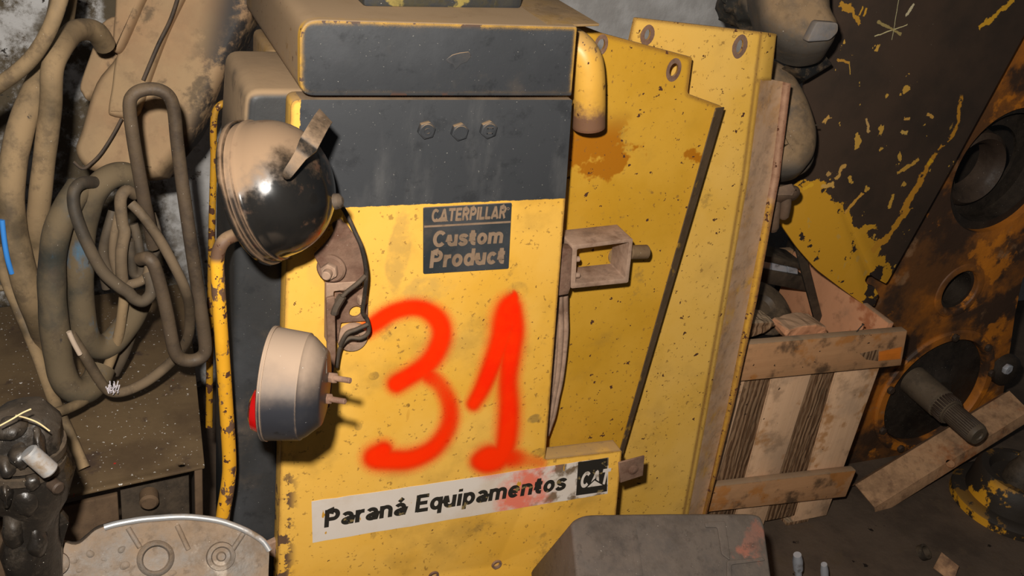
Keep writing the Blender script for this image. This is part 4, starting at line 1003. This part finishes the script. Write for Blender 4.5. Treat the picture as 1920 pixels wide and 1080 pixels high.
# ------------------------------------------------------------------ big casting in the foreground
m_cast = dusty('grey_brown_casting', srgb(88, 80, 74), dust=srgb(108, 95, 84), amt=.7, lo=-.4, hi=.8, rough=.55, patches=(srgb(176, 98, 74), 11, .625), bump=.35, bscale=40)
nb_ = Vector((0, -.5, 1)).normalized(); pb_ = U(1250, 962, 1.17)
O2 = pxpl(grow([(1071, 984), (1078, 974), (1100, 965), (1140, 963.5)], 4, False)+[(1250, 962), (1400, 962)]+grow([(1412, 963), (1426, 968), (1434, 985)], 4, False)+[(1447, 1080), (1462, 1180), (1092, 1180), (1081, 1080)], pb_, nb_)
bm = plate(O2, -nb_*.235, .006, 3)
lowp = [p-nb_*.20 for p in O2]; zc = min(p.z for p in lowp)
cc = sum(O2, Vector())/len(O2)
plate([Vector((cc.x+(p.x-cc.x)*.9, min(p.y-.02, YF-.03)-.03, 0)) for p in O2], (0, 0, min(p.z for p in O2)-.06), .004, 2, bm=bm)
blk = thing('engine_casting', 'heavy grey brown casting with orange paint traces, in front of the cabinet at the bottom', 'machine part', Vector((cc.x, 1.0, 0)))
obj('casting', bm, m_cast, blk)
def onpl(pts): return pxpl(pts, pb_, nb_)
for pts in ([(1180, 985), (1192, 985), (1206, 1080), (1192, 1080)],):
    obj('rib', plate(rnd(onpl(pts), .003), nb_*.0012, .0008, 2), m_cast, blk)
for pts in ([(1320, 980), (1358, 978), (1366, 1030), (1368, 1052), (1352, 1040), (1344, 990), (1322, 990)],
            [(1362, 1052), (1430, 1046), (1434, 1052), (1370, 1060), (1372, 1100), (1362, 1100)]):
    obj('raised_rib', plate(rnd(onpl(pts), .004), nb_*.0035, .0025, 3), m_cast, blk)
m_hollow = dusty('oily_hollow', srgb(52, 40, 32), dust=srgb(150, 96, 60), amt=.5, lo=-1, hi=.6)
# slot in the left flank
e0, e1 = O2[0], UP(1085, 1085, pb_, nb_)
fl_n = (e1-e0).cross(-nb_).normalized()
if fl_n.dot(EYE-e0) < 0: fl_n = -fl_n
sl = [UP(x, y, e0+fl_n*.001, fl_n) for x, y in grow([(1056, 1040), (1064, 1046), (1070, 1066), (1072, 1095), (1050, 1095), (1048, 1060)], 4)]
obj('slot_rim', plate(sl, -fl_n*.004, .001, 1), m_grey, blk)

# ------------------------------------------------------------------ round bell housing at the lower left
m_bell = dusty('dusty_alloy', srgb(120, 112, 104), dust=srgb(134, 110, 86), amt=.8, lo=-.8, hi=.6, rough=.5, patches=(srgb(176, 164, 150), 20, .60), bump=.95, bscale=36)
m_alloy = Mat('bare_alloy_rim', srgb(186, 184, 182), .35, .6); m_alloy.lay(m_alloy.blot(20, .5, .65, detail=7), srgb(120, 102, 82), .8, 0); m_alloy = m_alloy.done()
nh = Vector((0, -.80, .60)).normalized(); ph = U(300, 972, 1.16)
arc = grow([(96, 1026), (118, 1018), (142, 1022), (160, 1010), (178, 994), (204, 984), (229, 978), (264, 972), (299, 969), (330, 967), (360, 967.5), (404, 973), (432, 981), (457, 991), (478, 1002), (494, 1014), (505, 1030)], 3, False)
OH = pxpl(arc+[(504, 1060), (502, 1100), (500, 1420), (150, 1420), (96, 1120), (90, 1060)], ph, nh)
zlo = min(p.z for p in OH)
OH = [p if p.z > .3 else p-(p-Vector((p.x, p.y, p.z)))*0 for p in OH]
bell = thing('bell_housing', 'round dusty alloy bell housing with a bare metal rim, at the bottom left', 'machine part', Vector((OH[0].x+.13, .9, 0)))
hubp = UP(292, 1047, ph, nh); hr = 23*mpp(hubp)
u, v = frame_of(nh)
hub_hole = [hubp+(u*math.cos(k*math.pi/12)+v*math.sin(k*math.pi/12))*hr for k in range(24)]
bh = plate(OH, -nh*.05, .004, 3, [hub_hole])
rough_up(bh, .002, 30)
obj('housing', bh, m_bell, bell)
ra = [UP(x, y, ph, nh) for x, y in arc[14:]]
obj('rim', tube([p+nh*.002+Vector((0, 0, -.002)) for p in ra], .0045, 10), m_alloy, bell)
obj('hub_ring', lathe(hubp, nh, [(-.03, hr*.7), (-.03, hr*.98), (.006, hr*1.0), (.009, hr*1.12), (.006, hr*1.35), (-.001, hr*1.5)], 36), m_bell, bell)
bo = UP(414, 1043, ph, nh)
obj('boss', lathe(bo, nh, [(-.004, .021), (.006, .019), (.008, .014), (.004, .012), (.004, .007), (.009, .005), (.009, 0)], 28), m_bell, bell)
bo = UP(108, 1056, ph, nh)
obj('boss', lathe(bo, nh, [(-.01, .015), (.012, .0145), (.016, .010), (.017, 0)], 24), m_bell, bell)
for (x0, y0, x1, y1) in ((332, 985, 353, 1030), (240, 990, 262, 1026), (456, 1000, 436, 1030)):
    obj('rib', tube([UP(x0, y0, ph, nh)+nh*.001, UP(x1, y1, ph, nh)+nh*.002], .0035, 10), m_bell, bell)
for (x, y, r) in ((140, 1052, 16), (265, 1015, 9), (320, 1078, 15), (230, 1030, 9), (430, 1075, 16), (480, 1062, 12), (150, 1072, 10), (400, 1070, 8), (200, 1050, 14), (235, 1062, 12), (170, 1040, 10), (350, 1062, 12), (385, 1020, 9), (455, 1048, 10)):
    p = UP(x, y, ph, nh); s_ = mpp(p)*r
    bm = bmesh.new(); bmesh.ops.create_icosphere(bm, subdivisions=3, radius=s_); bmesh.ops.scale(bm, vec=(1, .6, .8), verts=bm.verts); bmesh.ops.translate(bm, verts=bm.verts, vec=p-nh*s_*.62); rough_up(bm, .003, 60, 0, x)
    obj('casting_lump', bm, m_bell, bell)

# ------------------------------------------------------------------ oily engine part at the left edge
m_grease = dusty('greasy_black', srgb(34, 30, 26), dust=srgb(84, 70, 54), amt=.45, lo=.2, hi=1.0, rough=.28, patches=(srgb(120, 80, 40), 12, .64), bump=.7, bscale=30, spec=.6)
eb = UZ(40, 1300, 0)
YE = 1.12
eng = thing('engine_part', 'greasy black engine part with bands and lugs standing at the lower left edge', 'machine part', Vector((U(50, 960, YE).x, YE, 0)))
ea = (U(72, 800, YE)-U(92, 1010, YE)).normalized()
ec = U(44, 880, YE); s_ = mpp(ec)
bm = lathe(ec-ea*.36, ea, [(0, .030), (.10, .030), (.18, .032), (.24, .036), (.27, .030), (.30, .034), (.32, .044), (.36, .047), (.40, .047), (.425, .042), (.44, .030), (.45, .0)], 44)
rough_up(bm, .011, 20)
obj('barrel', bm, m_grease, eng)
bc = U(40, 1120, YE)
obj('stand', box((ec.x, YE, .17), .14, .12, .34, bevel=.02, seg=3), m_grease, eng)
for t in (.012, .03):
    obj('band', lathe(ec+ea*t, ea, [(0, .046), (0, .051), (.010, .051), (.010, .046)], 44, closed=True), m_darksteel, eng)
for (x, y, w, h, d_) in ((40, 850, 20, 24, -.045), (10, 870, 20, 22, -.04), (12, 925, 14, 30, -.045), (72, 840, 14, 40, -.04), (46, 930, 26, 40, -.03), (60, 890, 16, 22, -.035), (20, 800, 26, 20, -.03), (70, 1010, 18, 44, -.02), (25, 990, 20, 50, -.02)):
    p = U(x, y, YE+d_); k = mpp(p)
    bm = bmesh.new(); bmesh.ops.create_icosphere(bm, subdivisions=3, radius=1); bmesh.ops.scale(bm, vec=(w*k, .02, h*k), verts=bm.verts); bmesh.ops.translate(bm, verts=bm.verts, vec=p); rough_up(bm, .006, 40, 0, x)
    obj('casting_lug', bm, m_grease, eng)
p = U(90, 900, YE-.03); obj('bolt', rod(p, p+Vector((.012, -.02, 0)), .008, 16, ch=.002), m_ring, eng)
p = U(52, 846, YE-.07); obj('fitting', rod(p, p+Vector((.022, -.004, -.03)), .011, 18, ch=.002), m_alloy, eng)
obj('side_flange', plate(rnd(px([(98, 955), (118, 965), (130, 980), (122, 1005), (115, 1035), (94, 1030)], YE+.0), .003), (0, .012, 0), .002, 2), m_grease, eng)
m_straw = Mat('straw', srgb(196, 176, 130), .8).done()
for i, pts in enumerate(([(0, 798, 1.04), (22, 786, 1.04), (42, 774, 1.045), (58, 767, 1.05)], [(30, 779, 1.045), (50, 784, 1.05), (72, 793, 1.05), (93, 808, 1.05)])):
    single('straw', hose(pts, 1.6, n=5, seg=6), m_straw, ('long dry straw pointing up to the right on top of the greasy engine part', 'dry straw sloping down to the right on top of the greasy engine part')[i], 'straw')

# ------------------------------------------------------------------ steel bench
m_bench = dusty('dirty_bench_steel', srgb(84, 66, 50), dust=srgb(112, 88, 64), amt=.7, lo=-1, hi=.6, rough=.6, bump=.25, patches=(srgb(70, 54, 40), 6, .55))
zt_ = .545
b_l = UZ(-260, 1020, zt_); b_fl = UZ(90, 938, zt_); b_fr = UZ(384, 874, zt_); b_br = UZ(366, 690, zt_)
back = b_br+(b_br-b_fr).normalized()*.35
bdir = (b_fr-b_fl).normalized()
bl_ = b_fl-bdir*.34; bkl = bl_+(back-b_fr)
bench = thing('steel_bench', 'low dirty steel bench flecked with white and red at the left, under the hanging hoses', 'bench', Vector(((bl_.x+b_fr.x)/2, (b_fr.y+back.y)/2, 0)))
m_top = Mat('bench_top', srgb(104, 84, 58), .7)
m_top.lay(m_top.blot(6, .42, .66, detail=8), srgb(82, 64, 44)); m_top.lay(m_top.blot(16, .56, .68, detail=7), srgb(70, 54, 42))
m_top.lay(m_top.blot(150, .69, .70, detail=2), srgb(206, 200, 192)); m_top.lay(m_top.blot(60, .74, .75, detail=3), srgb(196, 180, 160)); m_top.lay(m_top.blot(40, .725, .735, detail=3), srgb(170, 30, 20))
m_top.bump(m_top.noise(40, 6), .3, .003); m_top = m_top.done()
hc_ = UZ(341, 871, zt_)
obj('top', plate([bl_, b_fr, back, bkl], (0, 0, -.006), .002, 2, [[hc_+Vector((math.cos(k*math.pi/8)*.006, math.sin(k*math.pi/8)*.006, 0)) for k in range(16)]]), m_top, bench)
inw = (back-b_fr).normalized()
def under(a, b, z0, z1, dep, th, name, mat):
    A_ = b_fl+bdir*a+inw*dep; B_ = b_fl+bdir*b+inw*dep
    return obj(name, plate([Vector((A_.x, A_.y, z0)), Vector((B_.x, B_.y, z0)), Vector((B_.x, B_.y, z1)), Vector((A_.x, A_.y, z1))], inw*th, .002, 2), mat, bench)
Lf = (b_fr-b_fl).length
under(-.30, Lf*.42, .02, .515, .012, .01, 'front_panel', m_bench)
under(Lf*.43, Lf*.90, .02, .50, .06, .01, 'recessed_panel', m_darksteel)
under(Lf*.93, Lf*.985, 0, .538, .004, .03, 'leg', m_bench)
under(-.33, -.30, 0, .538, .004, .03, 'leg', m_bench)
kn = b_fl+bdir*Lf*.62+inw*.055; kn.z = .47
obj('knob', rod(kn, kn-inw*.03, .016, 20, ch=.004), m_bench, bench)
sr = b_fr-bdir*.01
obj('side_panel', plate([Vector((sr.x, sr.y, .02))+inw*.05, Vector((sr.x, sr.y, .02))+inw*.55, Vector((sr.x, sr.y, .53))+inw*.55, Vector((sr.x, sr.y, .53))+inw*.05], -bdir*.006, .001, 1), m_bench, bench)

# ------------------------------------------------------------------ dusty seat leaning on the wall
m_seat = dusty('dusty_seat_vinyl', srgb(52, 48, 46), dust=srgb(184, 150, 114), amt=1.0, lo=-2.2, hi=-.3, patches=None, bump=.15, specks=False)
mm = Mat('dusty_seat_skin', srgb(166, 138, 104), .9, 0, .2)
mm.lay(mm.blot(6, .4, .65, detail=6), srgb(160, 128, 96))
rubx = mm.rng(mm.lin(1, 0, -.3, 0), U(330, 150, 1.86).x-.3*U(330, 150, 1.86).z, U(410, 150, 1.86).x-.3*U(410, 150, 1.86).z)
mm.lay(mm.mul(mm.blot(9, .43, .53, detail=8, rough=.68), mm.mx(rubx, .10)), srgb(58, 54, 52), .6)
mm.lay(mm.mul(mm.blot(12, .57, .65, detail=8), .75), srgb(84, 72, 58), .7)
mm.lay(mm.mul(mm.blot(30, .52, .7, detail=8, rough=.7), .4), srgb(110, 90, 70))
mm.bump(mm.noise(80, 4), .1, .002); m_seat = mm.done()
ns = Vector((-.30, -.85, .42)).normalized(); ps = U(300, 200, 1.86)
seat = thing('operator_seat', 'dusty cushioned seat leaning head down behind the steel loop, against the wall', 'seat', U(250, 330, 1.85))
main = [(500, -60), (470, 20), (450, 67), (413, 143), (385, 200), (358, 250), (333, 280), (300, 322), (288, 331), (240, 334), (187, 325), (152, 312), (134, 280), (146, 240), (173, 153), (213, 100), (240, 30), (270, -60)]
obj('back_cushion', pillow(grow(main, 4), ps, ns, .10, 6, .35, rim=.018), m_seat, seat)
q1 = ps+ns*.022
obj('side_bolster', pillow(grow([(214, 110), (207, 160), (200, 205), (206, 216), (236, 220), (258, 210), (276, 156), (312, 60), (350, -20), (360, -60), (275, -60), (240, 30)], 4), q1, ns, .03, 5, .5, rim=.008), m_seat, seat)
q2 = ps+ns*.045
obj('armrest_pad', pillow(grow([(222, -60), (212, 20), (208, 84), (214, 97), (224, 92), (236, 70), (262, 10), (290, -60)], 4), q2, ns, .035, 5, .5, rim=.008), m_seat, seat)
q3 = ps-ns*.035
obj('seat_cushion', pillow(grow([(188, 40), (165, 100), (146, 157), (150, 175), (162, 186), (190, 160), (230, 90), (225, 30)], 4), q3, ns, .05, 5, .5, rim=.008), m_seat, seat)
m_piping = dusty('dark_piping', srgb(52, 46, 42), dust=srgb(120, 98, 76), amt=.5, lo=-.6, hi=.8, specks=False)
def ontop(pts, p0, off): return [UP(x, y, p0, ns)+ns*off for x, y in cr(pts, 6)]
obj('piping', tube(ontop([(352, -30), (330, 40), (305, 92), (278, 156)], ps, .036), .0035, 10), m_piping, seat)
obj('piping', tube(ontop([(238, 226), (222, 256), (200, 290), (180, 310), (166, 318), (150, 306)], ps, .034), .003, 10), m_piping, seat)

# ------------------------------------------------------------------ hanging hoses, cables and rods
def hose_mat(name, base, dust, blue=None, amt=.85, patch=None):
    m = Mat(name, base, .55)
    m.lay(m.blot(8, .4, .65, detail=6), tuple(c*.7 for c in base[:3])+(1,))
    if blue: m.lay(m.mul(m.blot(9, .50, .60, detail=6), 1), blue, .5)
    f = m.mul(m.rng(m.sep(m.nor)[2], -1.3, .35), m.blot(8, .30, .56, detail=8))
    m.lay(m.mul(f, amt), dust, .95)
    if patch: m.lay(m.mul(m.blot(9, .54, .66, detail=8, rough=.7, stretch=(1, 1, .45)), .75), patch, .6)
    m.lay(m.blot(34, .66, .70, detail=4, stretch=(1, 1, .5)), srgb(66, 58, 50))
    m.lay(m.mul(m.blot(26, .5, .66, detail=8, rough=.7), .5), srgb(70, 58, 46))
    m.lay(m.blot(300, .745, .765, detail=2), srgb(200, 190, 175))
    m.bump(m.noise(60, 5), .2, .002)
    return m.done()
h_tan = hose_mat('tan_dust_hose', srgb(92, 78, 58), srgb(146, 121, 88), None, .95)
h_blue = hose_mat('blue_hose', srgb(58, 58, 52), srgb(112, 94, 68), None, .8, srgb(62, 104, 130))
h_dark = hose_mat('dark_cable', srgb(56, 51, 45), srgb(100, 84, 64), None, .75)
h_mid = hose_mat('brown_cable', srgb(78, 66, 52), srgb(122, 102, 78), None, .85)
m_blue = Mat('bright_blue_rubber', srgb(58, 130, 206), .5).done()
G1 = 'hoses and cables hanging on the left wall'
def hang(name, pts, r, mat, label, cat='hose', n=7, seg=18, wob=.05, **k):
    o = single(name, hose(pts, r, n=n, seg=seg, wob=wob), mat, label, cat, G1); return o
hang('hose', [(122, -40, 1.62), (108, 15, 1.60), (88, 65, 1.60), (60, 108, 1.61), (28, 138, 1.62), (-10, 165, 1.64), (-40, 190, 1.66)], 14.5, h_tan, 'thin tan hose bending from the top edge to the left edge of the photo')
lh = hang('hose', [(124, -40, 1.84), (112, 40, 1.82), (95, 110, 1.76), (70, 165, 1.70), (44, 225, 1.66), (26, 300, 1.64), (20, 370, 1.63), (27, 440, 1.63), (48, 530, 1.63), (70, 590, 1.65), (100, 660, 1.70)], 25, h_tan, 'thick tan hose, the leftmost of the hanging pair, with a bright blue stripe')
obj('blue_stripe', hose([(4, 412, 1.612), (8, 450, 1.610), (14, 485, 1.609), (22, 512, 1.612)], 5, n=6, seg=10), m_blue, lh)
hang('hose', [(196, 84, 1.82), (182, 62, 1.80), (160, 55, 1.78), (136, 62, 1.74), (114, 92, 1.67), (98, 130, 1.64), (95, 200, 1.645), (84, 290, 1.65), (76, 360, 1.65), (70, 430, 1.66), (72, 500, 1.68), (84, 580, 1.70)], 20.5, h_tan, 'thick tan hose right of the leftmost one, looping over at its top')
hang('hose', [(150, 350, 1.60), (128, 385, 1.58), (108, 430, 1.57), (98, 490, 1.57), (98, 560, 1.57), (104, 630, 1.57), (116, 700, 1.57), (134, 728, 1.57), (158, 732, 1.58), (178, 716, 1.60), (190, 690, 1.62)], 25.5, h_blue, 'thick bluish hose hanging lowest, with a bottom bend above the bench', wob=.07)
hang('hose', [(258, 350, 1.64), (240, 330, 1.62), (218, 328, 1.61), (192, 342, 1.60), (172, 372, 1.60), (156, 430, 1.61), (150, 500, 1.61), (152, 570, 1.61), (160, 625, 1.61), (178, 648, 1.62), (206, 645, 1.63), (240, 605, 1.65), (262, 560, 1.67)], 24, h_blue, 'thick bluish hose folded over in a loop beside the bundle of cables', wob=.07)
hang('cable', [(190, 344, 1.60), (158, 342, 1.57), (140, 356, 1.555), (138, 384, 1.55), (148, 420, 1.545), (166, 462, 1.54), (192, 508, 1.535), (222, 536, 1.53), (240, 548, 1.53), (252, 560, 1.53), (268, 565, 1.53), (282, 552, 1.535), (284, 532, 1.54), (278, 512, 1.55)], 11.5, h_dark, 'dark cable curving across the thick blue hoses to a small hook bend', 'cable')
hang('cable', [(252, 364, 1.60), (236, 358, 1.585), (226, 376, 1.575), (230, 420, 1.57), (234, 436, 1.565), (228, 470, 1.56), (228, 510, 1.56), (232, 545, 1.565)], 11, h_mid, 'brown cable in the middle of the tangle, turned over at its top', 'cable')
hang('cable', [(212, 396, 1.60), (202, 430, 1.59), (194, 470, 1.59), (200, 500, 1.59), (216, 520, 1.59)], 9.5, h_dark, 'dark cable at the left of the tangle, right of the folded blue hose', 'cable')
hang('cable', [(222, 398, 1.595), (214, 440, 1.585), (212, 480, 1.585), (220, 515, 1.585)], 8, h_mid, 'short brown cable between two others in the tangle', 'cable')
hang('cable', [(250, 420, 1.60), (256, 440, 1.595), (262, 470, 1.59), (266, 500, 1.59), (262, 516, 1.59), (250, 512, 1.59), (246, 480, 1.59), (244, 450, 1.59)], 8.5, h_dark, 'dark cable bent into a narrow loop at the right of the tangle', 'cable')
hang('cable', [(286, 400, 1.62), (296, 430, 1.61), (298, 460, 1.60), (290, 480, 1.60)], 6, h_dark, 'thin dark cable end peeping out behind the steel loop', 'cable')
hang('cable', [(224, 534, 1.585), (240, 534, 1.56), (262, 528, 1.555), (276, 516, 1.555), (280, 496, 1.56)], 9, h_mid, 'brown cable bend above the small hook of the dark cable', 'cable')
hang('cable', [(200, 540, 1.60), (196, 520, 1.60), (188, 500, 1.60)], 9, h_dark, 'dark cable end under the tangle, beside the folded blue hose', 'cable', wob=.1)
cg = hang('cable', [(246, 382, 1.50), (268, 405, 1.49), (300, 450, 1.49), (330, 505, 1.49), (348, 545, 1.50), (356, 585, 1.53), (353, 630, 1.56), (334, 664, 1.59), (306, 692, 1.60), (274, 716, 1.585), (240, 732, 1.575), (214, 736, 1.57), (198, 728, 1.57), (182, 706, 1.565), (164, 676, 1.56), (148, 650, 1.56), (132, 626, 1.56)], 9.5, h_mid, 'long brown cable running diagonally over the steel loop and back under the hoses', 'cable')
m_fray = Mat('white_fray', srgb(214, 206, 210), .9).done()
fr_ = bmesh.new()
c = U(212, 728, 1.555)
for k in range(34):
    a = c+Vector((random.uniform(-.009, .009), random.uniform(-.012, .0), random.uniform(-.006, .004))); tube([a, a+Vector((random.uniform(-.004, .005), random.uniform(-.006, .004), random.uniform(.004, .012)))], .0009, 5, bm=fr_)
fo = obj('frayed_braid', fr_, m_fray, cg, label='white frayed braid'); fo['kind'] = 'stuff'
cg2 = U(142, 640, 1.545)
obj('bare_core', hose([(129, 622, 1.547), (138, 642, 1.546), (150, 664, 1.546)], 5, n=5, seg=10), Mat('bare_core', srgb(190, 168, 146), .8).done(), cg, label='pale bare core')
hang('cable', [(234, 540, 1.63), (230, 580, 1.62), (222, 630, 1.62), (206, 678, 1.62), (188, 714, 1.60), (164, 745, 1.57), (132, 764, 1.54), (84, 780, 1.50)], 9.5, h_tan, 'light tan cable curving down and left to the greasy engine part', 'cable')
hang('cable', [(254, 560, 1.68), (250, 610, 1.68), (234, 660, 1.68), (214, 700, 1.68)], 10, h_dark, 'dark cable behind the light tan one, going down from the tangle', 'cable')
s_end = UZ(158, 878, .56)
hang('pipe', [(-6, 462, 1.72), (14, 530, 1.71), (46, 606, 1.68), (74, 676, 1.66), (96, 738, 1.61), (124, 802, s_end.y+.05), (158, 878, s_end.y)], 11, h_tan, 'straight dusty pipe slanting down the left edge to the bench top', 'pipe', wob=.04)
hang('rod', [(-40, 536, 1.74), (-10, 540, 1.74), (22, 538, 1.74)], 6.5, h_tan, 'short pale rod end at the left edge, level with the frayed cable', 'rod')
m_loop = dusty('rusty_rod_steel', srgb(72, 62, 54), dust=srgb(120, 98, 72), amt=.7, lo=-.9, hi=.9, rough=.38, bump=.25, specks=True)
lp = [(263, 486, 1.55), (276, 484, 1.535), (286, 492, 1.53), (294, 512, 1.53), (304, 548, 1.53), (314, 592, 1.53), (324, 645, 1.53), (332, 666, 1.53), (346, 675, 1.53), (366, 675, 1.53), (381, 666, 1.53), (385, 648, 1.53), (378, 590, 1.53), (366, 510, 1.53), (354, 430, 1.53), (342, 345, 1.53), (332, 265, 1.53), (326, 206, 1.53), (316, 180, 1.53), (296, 168, 1.53), (270, 168, 1.53), (250, 178, 1.53), (243, 200, 1.53), (250, 260, 1.53), (262, 330, 1.535), (272, 385, 1.545), (282, 430, 1.56), (288, 462, 1.57)]
single('steel_loop', hose(lp, 12.5, n=6, seg=18), m_loop, 'long rounded loop of bent steel rod hanging in front of the dusty seat', 'hook')
m_pole = yellow('chipped_pole_paint', srgb(224, 164, 44), srgb(206, 146, 34), spot=.62, dirt=.6, edge=0.0, dustup=.7,
                more=lambda m: m.lay(m.mx(m.blot(26, .53, .55, detail=5, stretch=(1, 1, .6)), m.rng(m.lin(0, 0, 1, 0), U(405, 500, 1.24).z, U(405, 485, 1.24).z)), srgb(98, 72, 54), .6))
single('handrail', hose([(462, 436, 1.28), (440, 441, 1.26), (420, 452, 1.25), (409, 475, 1.25), (408, 510, 1.25), (413, 600, 1.25), (420, 700, 1.25), (427, 806, 1.25), (430, 870, 1.25), (427, 911, 1.25), (419, 960, 1.25), (414, 1010, 1.25), (414, 1060, 1.25)], 13, n=7, seg=20), m_pole,
       'chipped yellow bent handrail standing along the black side of the cabinet', 'rail')
m_pole2 = yellow('dull_pole_paint', srgb(190, 138, 36), srgb(170, 120, 30), spot=.55, dirt=.8, edge=0.0, dustup=.3)
single('yellow_rod', hose([(428, 192, 1.70), (414, 196, 1.69), (403, 212, 1.69), (400, 250, 1.69), (401, 300, 1.69), (398, 400, 1.69), (396, 500, 1.69), (394, 600, 1.69), (393, 700, 1.69), (392, 800, 1.69)], 6.5, n=7, seg=14), m_pole2,
       'thin scraped yellow rod behind the round work lamp, left of the cabinet', 'rod')
